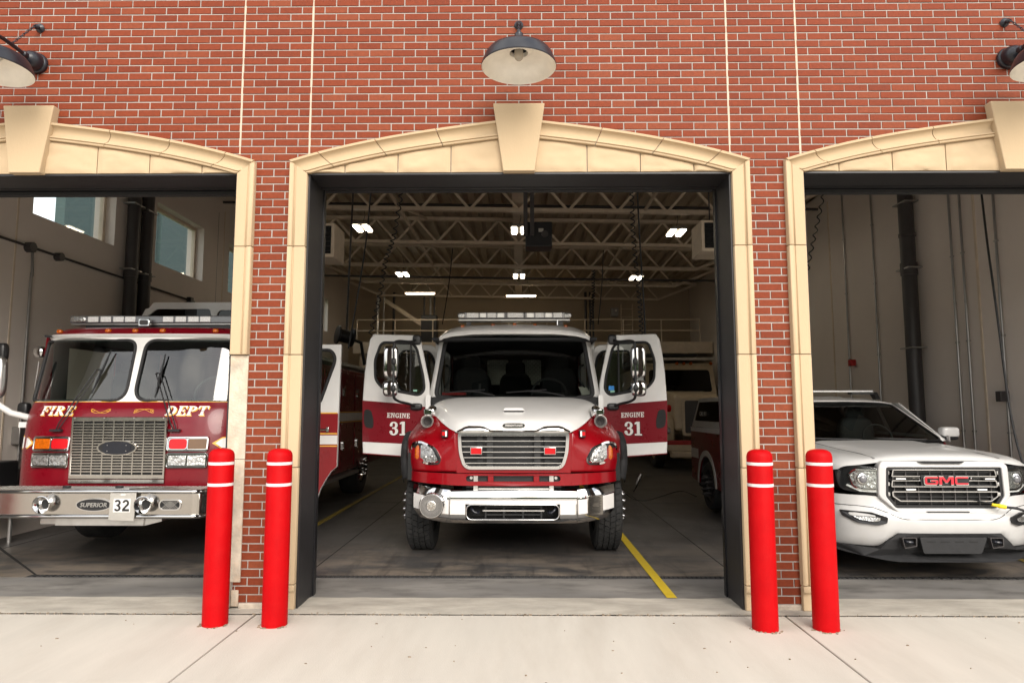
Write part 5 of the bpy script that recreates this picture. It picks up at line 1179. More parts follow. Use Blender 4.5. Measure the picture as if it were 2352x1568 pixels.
# headlight clusters
for s in (-1, 1):
    for (z0, z1, kinds) in ((1.178, 1.337, ('amber' if s < 0 else 'redlens', 'redlens' if s < 0 else 'amberdark')), (1.006, 1.165, ('lens', 'lens'))):
        xa, xb = (c-.955, c-.525) if s < 0 else (c+.508, c+.935)
        pl = rrect((xa+xb)/2, (z0+z1)/2, xb-xa, z1-z0, .03, 4); yf = lambda u, w: fy(u, w)-.030
        hl = MB().ring(pl, offset(pl, .020), yf, lambda u, w: fy(u, w)+.01).build('headlight_cluster', M['chrome'], E2, bevel=.005)
        MB().prism(offset(pl, .018), lambda u, w: fy(u, w)-.016, lambda u, w: fy(u, w)+.005).build('bezel', M['steel'], hl)
        for k in range(2):
            w2 = (xb-xa)/2-.028; q = rrect(xa+.022+w2/2+k*(w2+.012)+.003, (z0+z1)/2, w2, z1-z0-.052, .012 if kinds[k] != 'redlens' else .03, 3)
            MB().prism(q, lambda u, w: fy(u, w)-.024, lambda u, w: fy(u, w)-.015).build('lens', M[kinds[k]], hl, bevel=.006)
            MB().ring(offset(q, -.007), q, lambda u, w: fy(u, w)-.026, lambda u, w: fy(u, w)-.0155).build('lens_rim', M['chrome'], hl)
# lettering and scrolls
fl_ = lambda u, w: fy(u, w)-.004
for txt, x0, w in (('FIRE', -.952, .385), ('DEPT', .432, .435)):
    letters('lettering_shadow', txt, SERIF, c+x0+.010, 1.548, .102, lambda u, w: fy(u, w)-.0025, M['gold'], front, w=w, gap=.05, shear=.15, depth=.001)
    letters('lettering', txt, SERIF, c+x0, 1.558, .100, lambda u, w: fy(u, w)-.0045, M['white_tape'], front, w=w, gap=.05, shear=.15, depth=.001)
for s, x0 in ((-1, -.27), (1, .20)):
    pts = []
    for k in range(60):
        t = k/59*2*math.pi*1.0; pts.append((c+x0+.105*math.sin(t)*(1), 1.603+.022*math.sin(2*t+.9*s)))
    b = MB(); b.tube([(p[0], fy(*p)-.002, p[1]) for p in pts], .0022, 5)
    for e_ in (-1, 1): b.tube([(c+x0+e_*(.085)+.022*math.cos(a)*(1-a/9), fy(c+x0, 1.6)-.002, 1.603+.022*math.sin(a)*(1-a/9)) for a in [k*.4 for k in range(20)]], .002, 5)
    b.build('gold_scroll', M['gold'], front)
for s in (-1, 1):
    pl = [(c+s*.955, 1.262), (c+s*1.00, 1.29), (c+s*1.05, 1.325), (c+s*1.16, 1.338), (c+s*1.16, 1.19), (c+s*1.05, 1.20), (c+s*1.00, 1.235)]
    MB().prism(pl, lambda u, w: fy(u, w)-.003, lambda u, w: fy(u, w)+.002).build('gold_flash', M['gold'], front)
    pl = [(c+s*.99, 1.262), (c+s*1.05, 1.312), (c+s*1.16, 1.325), (c+s*1.16, 1.203), (c+s*1.05, 1.213)]; MB().prism(pl, lambda u, w: fy(u, w)-.0045, lambda u, w: fy(u, w)+.001).build('white_flash', M['white_tape'], front)
# wipers
def wiper(p0, p1, b0, b1):
    f = lambda px, py: (lambda q: (q.x, q.y, q.z))(P(px*.25, 627.2+py*.25, 1.64 if py > 1150 else 1.69))
    a, e_ = Vector(f(*p0)), Vector(f(*p1)); a.y = 1.54; e_.y = 1.70
    b = MB(); b.tube([a, a.lerp(e_, .12)+Vector((0, -.03, 0)), e_], .007, 6); d = Vector((.045, 0, 0)); b.tube([a+d*.6, a.lerp(e_, .12)+d+Vector((0, -.03, 0)), e_+d], .006, 6); b.tube([e_, e_+d], .009, 6)
    q0, q1 = Vector(f(*b0)), Vector(f(*b1)); q0.y = 1.78; q1.y = 1.68; b.tube([q0, q0.lerp(q1, .3), q0.lerp(q1, .5), q0.lerp(q1, .7), q1], [.006, .014, .017, .014, .006], 6)
    b.box(a.x-.05, 1.51, a.z-.012, a.x+.07, 1.55, a.z+.012); b.build('wiper', M['black'], E2, smooth=50)
wiper((570, 1440), (880, 885), (978, 700), (848, 1105)); wiper((1640, 1440), (1430, 920), (1483, 735), (1428, 1140))
# bumper
bmp = MB().box(c-1.10, 1.08, .585, c+1.09, 1.46, .80).build('bumper', M['steel'], E2, bevel=.01)
pth = [(c-1.16, 1.42), (c-1.15, 1.22), (c-1.10, 1.09), (c-1.02, 1.065), (c+1.02, 1.065), (c+1.085, 1.09), (c+1.12, 1.22), (c+1.125, 1.42)]
rows = [[(p[0], p[1], z) for p in pth] for z in (.57, .81)]; MB().grid(rows).build('bumper_face', M['steel'], bmp)
for z in (.815, .575): MB().tube([(p[0], p[1]-.006, z) for p in pth], .020, 10).build('bumper_rail', M['chrome'], bmp, smooth=60)
MB().prism([(p[0], p[1]) for p in pth], .8005, .828, 'z').build('tread_deck', M['alu'], bmp)
b = MB()
for i in range(62):
    for j in range(10):
        x, y = c-1.05+i*.034, 1.11+j*.034; d = .009 if (i+j) % 2 else -.009; b.beam((x-.009, y-d, .830), (x+.009, y+d, .830), .006, .004)
o = b.build('tread_lugs', M['steel'], bmp); o['kind'] = 'stuff'
MB().prism([(c-.52, 1.12), (c+.35, 1.12), (c+.46, 1.30), (c-.33, 1.30)], .8285, .838, 'z').build('hatch_cover', M['alu'], bmp, bevel=.003, seg=1)
for x in (-.29, .24): MB().box(c+x-.03, 1.13, .8385, c+x+.03, 1.18, .862).build('latch', M['black'], bmp, bevel=.004)
for x in (-.423, .572):
    hn = MB().lathe([(.062, .07), (.068, .02), (.083, -.002), (.086, -.012), (.080, -.014), (.062, .004), (.048, .022), (.036, .042), (.030, .055)], (c+x, .995, .695), (0, 1, 0), 36, caps=False).build('air_horn', M['chrome'], bmp, smooth=40)
    MB().lathe([(.034, .050), (.012, .054)], (c+x, .995, .695), (0, 1, 0), 16).build('horn_throat', M['dark'], hn)
ov = MB().prism(ellipse(c+.055, .688, .178, .064, 40), 1.050, 1.064).build('oval_badge', M['chrome'], bmp)
MB().prism(ellipse(c+.055, .688, .168, .056, 40), 1.0475, 1.06).build('badge_face', M['black'], ov); font_text('badge_lettering', 'SUPERIOR', c+.055, .688, .042, 1.0465, M['alu'], ov, w=.265, shear=.18, bold=.012)
pl = [(c+.232, .807), (c+.489, .807), (c+.478, .535), (c+.225, .543)]; npl = MB().prism(pl, 1.018, 1.026).build('number_plate', M['plate'], bmp, bevel=.003, seg=1)
MB().prism([(c+.272, .752), (c+.438, .752), (c+.436, .622), (c+.268, .622)], 1.0155, 1.02).build('number_panel', M['white_tape'], npl); letters('lettering', '32', SANS, c+.279, .631, .112, 1.0145, M['ink'], npl, w=.150, gap=.12, depth=.0008)
MB().prism(rrect(c+.36, .79, .05, .012, .005), 1.0165, 1.019).build('plate_slot', M['white_tape'], npl)
vt = MB().ring(rrect(c+.805, .688, .222, .106, .05, 6), rrect(c+.805, .688, .196, .082, .04, 6), 1.054, 1.066).build('speaker_vent', M['chrome'], bmp); MB().prism(rrect(c+.805, .688, .20, .086, .04, 6), 1.0615, 1.0645).build('vent_back', M['dark'], vt)
b = MB()
for k in range(-5, 7):
    for s in (-1, 1): x = c+.805+(k-.5)*.026; b.beam((x-.045, 1.060, .688-s*.036), (x+.045, 1.060, .688+s*.036), .004, .003, up=(0, 1, 0))
keep = MB()
for i in range(0, len(b.v), 8):
    if all(abs(p[0]-c-.805) < .1 for p in b.v[i:i+8]): keep.add(b.v[i:i+8], [(0,3,2,1),(4,5,6,7),(0,1,5,4),(1,2,6,5),(2,3,7,6),(3,0,4,7)])
o = keep.build('vent_mesh', M['chrome'], vt); o['kind'] = 'stuff'
MB().box(c-.352, 1.10, .478, c+.53, 1.5, .562).build('tread_box', M['alu'], bmp, bevel=.004); MB().prism([(c+.531, .478), (c+.70, .52), (c+.70, .562), (c+.531, .562)], 1.12, 1.5).build('tread_box', M['alu'], bmp)
MB().box(c-.60, 1.25, .47, c-.40, 1.6, .56).build('tread_box', M['alu'], bmp); MB().box(c-.68, 1.2, .53, c-.55, 1.3, .575).build('tow_eye', M['black'], bmp, bevel=.01)
# cab sides, inside, underside
for s in (-1, 1):
    b = MB(); y0 = 2.12; sp_ = [(y0, .80), (2.55, .80), (2.62, .62), (4.6, .62), (4.6, 2.47), (y0-.06, 2.47), (y0-.15, 1.7)]
    dh = [(2.42, .9), (2.42, 2.36), (3.40, 2.36), (3.40, .75), (2.62, .75)]; plate(b, sp_, [dh], c+s*1.205, c+s*1.228, 'x'); b.build('cab_side', M['fred2'], E2)
    b = MB(); plate(b, [(2.15, .82), (4.5, .82), (4.5, 2.44), (2.15, 2.44)], [[(2.42, .9), (2.42, 2.36), (3.40, 2.36), (3.40, .9)]], c+s*1.195, c+s*1.203, 'x'); b.build('side_lining', M['seat'], E2)
MB().prism([(1.80, 1.60), (2.05, 1.72), (2.5, 1.66), (2.55, 1.2), (1.85, 1.2)], c-1.12, c+1.12, 'x').build('dashboard', M['cloth'], E2, bevel=.03)
MB().box(c-.35, 2.5, .8, c+.35, 4.5, 1.55).build('engine_cover', M['cloth'], E2, bevel=.05)
for x in (-.75, .75):
    b = MB(); sq(b, (c+x, 3.0, 1.75), .24, .09, .36, .5); sq(b, (c+x, 3.02, 2.14), .15, .06, .12, .6); b.build('seat', M['plate'] if x > 0 else M['seat'], E2, smooth=60)
tq = [(c+.62+.23*math.cos(a), 2.35+.10*math.sin(a), 1.82+.19*math.sin(a)) for a in [2*math.pi*k/28 for k in range(28)]]
b = MB(); b.tube(tq, .016, 8, closed=True); b.tube([(c+.62, 2.38, 1.82), (c+.62, 2.3, 1.4)], .03); b.build('steering_wheel', M['cloth'], E2, smooth=60)
MB().box(c-1.18, 4.55, .8, c+1.18, 4.6, 2.5).build('cab_rear_wall', M['seat'], E2); MB().box(c-1.18, 1.95, 2.44, c+1.18, 4.55, 2.462).build('headliner', M['seat'], E2); MB().box(c-1.18, 1.62, .74, c+1.18, 4.55, .80).build('cab_floor', M['dark'], E2)
MB().box(c-.45, 1.5, .5, c+.45, 9, .74).build('chassis', M['dark'], E2)
for s in (-1, 1): wheel(E2, c+s*.86, c+s*1.17, 3.05, .53, .30, tread=False); wheel(E2, c+s*.86, c+s*1.20, 7.6, .53, .30, tread=False)
# rear body with compartments on the side seen past the pier
bd2 = MB().box(c-1.22, 4.75, .55, c+1.20, 9.6, 2.32).build('rear_body', M['fred2'], E2, bevel=.015)
MB().box(c+1.2015, 4.75, 1.42, c+1.206, 9.6, 1.56).build('white_stripe', M['silverlet'], bd2)
for z in (1.405, 1.575): MB().box(c+1.2015, 4.75, z-.008, c+1.207, 9.6, z+.008).build('gold_stripe', M['gold'], bd2)
for i, y in enumerate((4.85, 5.85, 6.85, 8.1)):
    for z0, z1 in ((.62, 1.38), (1.6, 2.25)):
        dd = MB().box(c+1.2015, y, z0, c+1.222, y+.92, z1).build('locker_door', M['fred2'], bd2, bevel=.008); hd = MB().ring(rrect(y+.16, (z0+z1)/2, .11, .16, .03), rrect(y+.16, (z0+z1)/2, .08, .13, .025), c+1.2225, c+1.24, 'x').build('handle', M['chrome'], dd)
MB().box(c+1.0, 4.7, .48, c+1.3, 6.9, .53).build('running_board', M['alu'], bd2)
for k in range(3): MB().tube([(c+1.05-k*.3, 4.8, 2.40), (c+1.05-k*.3, 9.4, 2.40)], .07).build('suction_hose', M['black'], bd2)
# open driver's door standing out towards the middle bay
f3 = lambda px, py, Y: P2(686+px*.3125, 666.4+py*.3125, Y)
Yd = 2.62; xo = f3(313, 400, Yd)[0]
dpl = [(-3.04, 2.41), f3(313, 398, Yd), f3(303, 650, Yd), f3(293, 900, Yd), f3(280, 1295, Yd), f3(240, 1330, Yd), f3(200, 1390, Yd), f3(160, 1460, Yd), f3(130, 1545, Yd), (f3(120, 1590, Yd)[0], .46), (-3.04, .46)]
wdl = rpoly([(-2.98, 2.34), f3(240, 440, Yd), f3(268, 490, Yd), f3(265, 530, Yd), f3(155, 830, Yd), (-2.98, 1.68)], .05, 4)
b = MB(); plate(b, dpl, [wdl], Yd, Yd+.05); dd = b.build('door', M['white'], E2, label='open driver door with white top and red lower half')
MB().tube([(p[0], Yd-.004, p[1]) for p in wdl], .02, 8, closed=True).build('window_gasket', M['rubber'], dd, smooth=60); MB().prism(wdl, Yd+.02, Yd+.024).build('window_pane', M['glass_clear'], dd)
zz = lambda py: f3(285, py, Yd)[1]
lo = [(-3.035, zz(905)), (f3(292, 905, Yd)[0]-.002, zz(905)), (f3(280, 1294, Yd)[0]-.002, zz(1294))]+[(p[0]-.002, p[1]+.002) for p in dpl[5:10]]+[(-3.035, .462)]
MB().prism(lo, Yd-.003, Yd+.004).build('red_panel', M['fred'], dd)
for y0, y1, mm in ((897, 906, 'gold'), (1048, 1057, 'gold'), (1065, 1131, 'white_tape'), (1140, 1148, 'gold')): MB().box(-3.03, Yd-.0048, zz(y1), f3(287, y0, Yd)[0]-.003, Yd-.002, zz(y0)).build('door_stripe', M[mm], dd)
hx, hzz = f3(215, 1022, Yd); MB().tube([(hx-.14, Yd-.03, hzz-.005), (hx, Yd-.03, hzz)], .012, 8).build('door_handle', M['chrome'], dd); MB().box(hx-.015, Yd-.04, hzz-.03, hx+.02, Yd-.003, hzz+.03).build('handle_plate', M['chrome'], dd, bevel=.006)
# mirror on the left with white arm, small fittings
q0, q1, q2 = P(66, 958, 1.86), P(25, 948, 1.75), P(-6, 928, 1.7)
ma = MB().tube([q0, q1, q2, q2+Vector((-.25, -.02, .12))], .035, 10).build('mirror_arm', M['white'], E2, smooth=60)
p = P(2, 866, 1.68); b = MB(); sq(b, (p.x-.05, 1.68, p.z), .10, .06, .23, .5); b.build('mirror_head', M['alu'], ma, smooth=60); b = MB(); sq(b, (p.x-.03, 1.72, p.z+.28), .05, .05, .10, .6); b.build('mirror_bracket', M['black'], ma, smooth=60)
p = P(66, 975, 1.83); MB().box(p.x-.10, 1.81, p.z-.03, p.x+.02, 1.85, p.z+.03).build('arm_bracket', M['white'], ma)
p = P(92, 808, 2.2); b = MB(); sq(b, (p.x, 2.2, p.z), .07, .05, .07, .8); b.build('side_spot_lamp', M['chrome'], E2, smooth=60); MB().tube([P(90, 830, 2.2), P(80, 890, 2.2)], .008).build('spot_lamp_stem', M['conduit'], E2)
p = P(60, 940, 2.0); b = MB(); sq(b, (p.x-.02, 2.0, p.z), .06, .05, .08, .5); b.build('side_camera', M['black'], E2, smooth=60)
p = P(512, 975, 1.83); MB().box(p.x-.05, p.y-.08, p.z-.05, p.x+.06, p.y-.03, p.z+.06).build('hinge_plate', M['alu'], E2, bevel=.006)
# ------------------------------------------------------------------ white pickup in the right bay
c = 4.045
PK = thing('pickup_truck', (c, 3.6, 0), 'white pickup with red sides and chrome GMC grille in the right bay', 'pickup truck')
R8 = lambda zx, zy, Y: P2(1803.2+zx*.3125, 842.8+zy*.3125, Y)
def sf(u, w=0): return interp([(0, .885), (.35, .89), (.58, .92), (.72, .965), (.84, 1.03), (.92, 1.11), (.97, 1.20), (1.0, 1.33)], abs(u-c))
# hood and front wings
HS = [(.955, [(0,1.130),(.3,1.130),(.5,1.122),(.60,1.108),(.76,1.085),(.875,1.07),(.93,1.04)]), (1.02, [(0,1.185),(.3,1.182),(.48,1.170),(.62,1.150),(.80,1.128),(.92,1.09),(.965,1.03)]), (1.25, [(0,1.215),(.3,1.21),(.48,1.20),(.60,1.175),(.82,1.165),(.95,1.11),(.99,1.03)]), (1.75, [(0,1.245),(.3,1.24),(.5,1.23),(.62,1.20),(.84,1.195),(.97,1.13),(1.005,1.04)]), (2.32, [(0,1.272),(.3,1.268),(.52,1.262),(.66,1.232),(.86,1.225),(.985,1.15),(1.01,1.06)])]
rows = [[(c-p[0], y+.14*p[0]**4*(1 if y < 1.2 else .2), p[1]) for p in reversed(pr[1:])]+[(c+p[0], y+.14*p[0]**4*(1 if y < 1.2 else .2), p[1]) for p in pr] for y, pr in HS]
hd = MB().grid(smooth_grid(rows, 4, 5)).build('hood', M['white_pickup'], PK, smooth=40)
for s in (-1, 1): MB().tube([(c+s*(.60+.03*k/10), .99+1.33*k/10, interp([(.99, 1.148), (1.25, 1.176), (1.75, 1.199), (2.32, 1.238)], .99+1.33*k/10)+.001) for k in range(11)], .003, 5).build('hood_seam', M['pipe'], hd)
# grille surround
so = [(-.615, 1.075), (-.575, 1.128), (.575, 1.128), (.615, 1.075), (.625, .80), (.45, .640), (-.45, .640), (-.625, .80)]
gi = [(-.545, 1.072), (.545, 1.072), (.560, .80), (.475, .690), (-.475, .690), (-.560, .80)]
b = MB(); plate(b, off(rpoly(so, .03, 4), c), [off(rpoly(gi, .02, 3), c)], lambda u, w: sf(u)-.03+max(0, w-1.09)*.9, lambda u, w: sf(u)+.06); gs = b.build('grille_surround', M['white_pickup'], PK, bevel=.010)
MB().prism(off([(-.235, 1.126), (.20, 1.126), (.16, 1.112), (-.19, 1.112)], c), lambda u, w: sf(u)-.034+max(0, w-1.09)*.9, .95).build('hood_intake', M['black'], gs)
MB().prism(off([(-.20, .664), (.20, .664), (.19, .654), (-.19, .654)], c), lambda u, w: sf(u)-.034, .9).build('lower_slot', M['black'], gs)
gg = MB().box(c-.57, .955, .67, c+.57, .975, 1.09).build('grille', M['dark'], PK)
MB().ring(off(rpoly(gi, .02, 3), c), offset(off(rpoly(gi, .02, 3), c), .028), lambda u, w: sf(u)-.010, .96).build('grille_inner', M['black'], gg)
for k in range(-4, 5):
    MB().box(c+k*.115-.004, .925, .69, c+k*.115+.004, .94, 1.06).build('grille_bar', M['pipe'], gg)
for z in (.735, .79, .90, .955, 1.02): MB().box(c-.54, .93, z-.005, c+.54, .945, z+.005).build('grille_bar', M['black'], gg)
def chrome_loop(pts, w=.011, nm='chrome_bar'):
    pl = off(rpoly(pts, .012, 3), c); MB().ring(pl, offset(pl, w), lambda u, v: sf(u)-.016, lambda u, v: sf(u)+.03).build(nm, M['chrome'], gg, bevel=.003, seg=1)
chrome_loop([(-.485, 1.052), (.485, 1.052), (.500, .982), (-.500, .982)])
chrome_loop([(-.495, .952), (.495, .952), (.505, .885), (-.505, .885)])
chrome_loop([(-.498, .848), (.505, .848), (.505, .80), (.43, .752), (-.43, .752), (-.498, .80)])
for s in (-1, 1):
    chrome_loop([(s*.49 if s > 0 else -.49, .978), (s*.49-s*.25, .978), (s*.49-s*.25, .948), (s*.49, .948)] if s < 0 else [(.24, .978), (.49, .978), (.49, .948), (.24, .948)], .007)
for s, z in ((-1, .965), (1, .965), (-1, .866), (1, .866)):
    x = c+s*(.42 if z > .9 else .335); sl = MB().box(x-.055, sf(x)-.022, z-.010, x+.055, sf(x)+.0, z+.010).build('strobe_light', M['black'], gg, bevel=.004); MB().box(x-.045, sf(x)-.026, z-.006, x+.045, sf(x)-.0225, z+.006).build('lens', M['led'], sl)
for s in (-1, 1):
    for z in (1.02, .915, .82): MB().box(c+s*.51, sf(c+.5)-.005, z-.02, c+s*.54, sf(c+.5)+.02, z+.015).build('bar_clip', M['alu'], gg, bevel=.004)
bdg = letters('badge', 'GMC', SANS, c-.208, .905, .088, lambda u, w: .868, M['chrome'], gg, w=.425, gap=.05, depth=.02)
letters('badge_face', 'GMC', {k: (v[0], v[1]) for k, v in SANS.items()}, c-.200, .9125, .073, .8635, M['gmcred'], bdg, w=.409, gap=.055, depth=.004)
MB().box(c-.225, .885, .895, c+.23, .93, 1.0).build('badge_back', M['black'], bdg)
# headlights
for s in (-1, 1):
    T = lambda pl: off(pl, c) if s > 0 else mir(off(pl, c), c)
    hp = T(rpoly([(.548, 1.066), (.75, 1.083), (.905, 1.075), (.928, 1.02), (.915, .90), (.885, .845), (.70, .80), (.56, .79), (.545, .82)], .02, 3))
    hy = lambda u, w: sf(u)+.004
    hl = MB().prism(hp, hy, lambda u, w: sf(u)+.10).build('headlight', M['black'], PK)
    q = T(rpoly([(.565, .975), (.60, 1.03), (.80, 1.03), (.835, .985), (.80, .885), (.74, .865), (.565, .865)], .015, 3)); MB().ring(offset(q, -.016), offset(q, -.006), lambda u, w: sf(u)-.006, lambda u, w: sf(u)+.01).build('chrome_trim', M['chrome'], hl)
    b = MB(); patch(b, q, lambda u, w: sf(u)+.001, 10, 8); b.build('reflector', M['lens'], hl, smooth=60)
    pr = c+s*.735; MB().lathe([(.052, .01), (.052, -.010), (.045, -.014)], (pr, sf(pr), .955), (0, 1, 0), 24).build('projector_ring', M['chrome'], hl, smooth=30); MB().lathe([(.043, 0), (.036, -.012), (.02, -.02), (.003, -.022)], (pr, sf(pr)-.008, .955), (0, 1, 0), 24).build('projector', M['leddark'], hl, smooth=60)
    MB().prism(T([(.575, .83), (.575, .846), (.75, .85), (.85, .90), (.86, .885), (.76, .835)]), lambda u, w: sf(u)-.002, lambda u, w: sf(u)+.01).build('light_guide', M['led'], hl)
    MB().prism(T([(.578, .90), (.578, .94), (.60, .94), (.60, .90)]), lambda u, w: sf(u)-.002, lambda u, w: sf(u)+.0).build('side_marker', M['redlens'], hl)
    gl_ = MB(); patch(gl_, offset(hp, .004), lambda u, w: sf(u)-.014+abs(w-.95)*.03, 10, 8); gl_.build('cover_glass', M['glass_clear'], hl, smooth=60)
# bumper
rows = []
for z, dy in ((.325, .035), (.35, .006), (.42, -.025), (.50, -.045), (.56, -.055), (.62, -.055), (.655, -.040), (.68, -.012), (.72, .0), (.80, .008)):
    rows.append([(c+x, sf(c+x)+dy+(.0 if abs(x) > .62 else (.012 if z > .63 else 0)), min(z, interp([(.43, .66), (.60, .80)], abs(x))) if z > .5 else max(z, interp([(.48, .455), (.62, .325)], abs(x)))) for x in [-1.0+2.0*k/44 for k in range(45)]])
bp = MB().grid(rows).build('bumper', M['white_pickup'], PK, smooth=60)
for s in (-1, 1):
    T = lambda pl: off(pl, c) if s > 0 else mir(off(pl, c), c)
    fg = MB().prism(T(rpoly([(.575, .61), (.585, .555), (.66, .532), (.81, .545), (.915, .60), (.925, .655), (.70, .65)], .012, 3)), lambda u, w: sf(u)-.076, lambda u, w: sf(u)+.0).build('fog_lamp', M['black'], bp)
    MB().prism(T(rpoly([(.635, .600), (.65, .572), (.70, .565), (.80, .578), (.86, .612), (.70, .615)], .01, 3)), lambda u, w: sf(u)-.080, lambda u, w: sf(u)-.06).build('lens', M['lens'], fg)
for zz_, pts in ((0, [(-.99, .70), (-.80, .702), (-.66, .690), (-.56, .648), (-.46, .603), (-.40, .592), (.40, .592), (.46, .603), (.56, .648), (.66, .690), (.80, .702), (.99, .70)]),):
    pth_ = []
    for (xa, za), (xb, zb_) in zip(pts, pts[1:]):
        for k in range(5): pth_.append((xa+(xb-xa)*k/5, za+(zb_-za)*k/5))
    dyv = lambda z: interp([(.56, -.055), (.62, -.055), (.655, -.040), (.68, -.012), (.72, .0)], z)
    MB().tube([(c+x, sf(c+x)+dyv(z)+(.012 if abs(x) < .62 and z > .63 else 0), z) for x, z in pth_], .0035, 5).build('bumper_seam', M['dark'], bp)
vp = [(-.98, .33), (-.64, .31), (-.58, .38), (-.48, .462), (.48, .462), (.57, .38), (.63, .31), (.98, .33), (.95, .285), (.60, .215), (.50, .205), (-.50, .205), (-.60, .215), (-.95, .27)]
dense = []
for i in range(len(vp)):
    a, e_ = vp[i], vp[(i+1) % len(vp)]
    for k in range(6): dense.append((a[0]+(e_[0]-a[0])*k/6, a[1]+(e_[1]-a[1])*k/6))
va = MB().prism(off(dense, c), lambda u, w: sf(u)-.048-.02*(w < .3)+.04*max(0, abs(u-c)-.6), lambda u, w: sf(u)+.06).build('lower_valance', M['rubber'], bp)
MB().prism(off(rpoly([(-.30, .43), (.33, .43), (.27, .28), (-.27, .28)], .02, 3), c), lambda u, w: .828, .86).build('skid_plate', M['rubber'], va, bevel=.012)
for k in range(4): MB().box(c-.235+k*.13, .8255, .385, c-.155+k*.13, .835, .395).build('skid_rib', M['dark'], va)
for x0, x1 in ((-.47, -.335), (.345, .47)):
    MB().ring(off(rpoly([(x0, .43), (x1, .43), (x1, .35), (x0+.02, .33)], .01, 3), c), off(rpoly([(x0+.008, .424), (x1-.008, .424), (x1-.008, .356), (x0+.024, .338)], .008, 3), c), .815, .87).build('hook_frame', M['pipe'], va); MB().tube(cr([(c+x0+.03, .87, .395), (c+x0+.035, .80, .395), (c+x0+.085, .80, .39), (c+x0+.09, .87, .39)], 4), .012).build('tow_hook', M['blackm'], va)
# windscreen, pillars, roof
def wy(u, w): v = (w-1.262)/(1.690-1.262); return 2.24+.80*v+.16*(u-c)**2
wp = off(rpoly([(-.90, 1.262), (.90, 1.262), (.715, 1.690), (-.715, 1.690)], .05, 4), c); b = MB(); patch(b, wp, wy, 18, 10); b.build('windscreen', M['glass_dark'], PK, smooth=60)
MB().tube([(p[0], wy(*p)+.002, p[1]) for p in wp], .014, 6, closed=True).build('gasket', M['black'], PK, smooth=60)
b = MB(); b.grid([[(c+x, 2.30+.16*x*x-.02, 1.235-.02*abs(x)) for x in [-.95+1.9*k/14 for k in range(15)]], [(c+x, wy(c+x, 1.262)+.02, 1.275) for x in [-.95+1.9*k/14 for k in range(15)]]]); b.build('cowl', M['black'], PK)
for s, x in ((-1, -.45), (1, .30)): MB().tube([(c+x+.35, 2.25, 1.275), (c+x-.1, 2.28, 1.285), (c+x-.30, 2.33, 1.29)], .008, 6).build('wiper', M['black'], PK)
for s in (-1, 1):
    b = MB(); rows = []
    for v in (-.02, .25, .5, .75, 1.02):
        hw = .90-.185*v; z = 1.262+.428*v; y = wy(c+hw, z); rows.append([(c+s*(hw-.008), y-.006, z), (c+s*(hw+.03), y+.0, z+.006), (c+s*(hw+.062), y+.06, z+.004), (c+s*(hw+.060), y+.11, z-.01)])
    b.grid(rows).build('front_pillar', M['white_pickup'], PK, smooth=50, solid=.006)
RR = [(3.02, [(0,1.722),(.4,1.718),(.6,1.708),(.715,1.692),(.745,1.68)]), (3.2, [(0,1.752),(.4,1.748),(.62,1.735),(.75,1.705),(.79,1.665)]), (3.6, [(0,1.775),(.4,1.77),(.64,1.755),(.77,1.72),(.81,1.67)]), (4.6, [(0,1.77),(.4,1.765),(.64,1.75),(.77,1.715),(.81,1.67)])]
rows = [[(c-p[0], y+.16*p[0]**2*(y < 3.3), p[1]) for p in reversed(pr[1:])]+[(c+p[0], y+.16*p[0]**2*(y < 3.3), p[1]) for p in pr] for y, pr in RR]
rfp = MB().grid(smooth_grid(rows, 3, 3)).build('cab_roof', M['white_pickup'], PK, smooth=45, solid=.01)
lb3 = MB().box(c-.62, 3.28, 1.845, c+.60, 3.42, 1.868).build('light_bar', M['led'], PK, bevel=.008)
for s in (-1, 1): MB().prism([(3.22, 1.75), (3.30, 1.75), (3.40, 1.84), (3.30, 1.846)], c+s*.60, c+s*.66, 'x').build('bar_foot', M['black'], lb3); MB().box(c+s*.32, 3.27, 1.82, c+s*.60, 3.4, 1.8445).build('bar_bracket', M['black'], lb3)
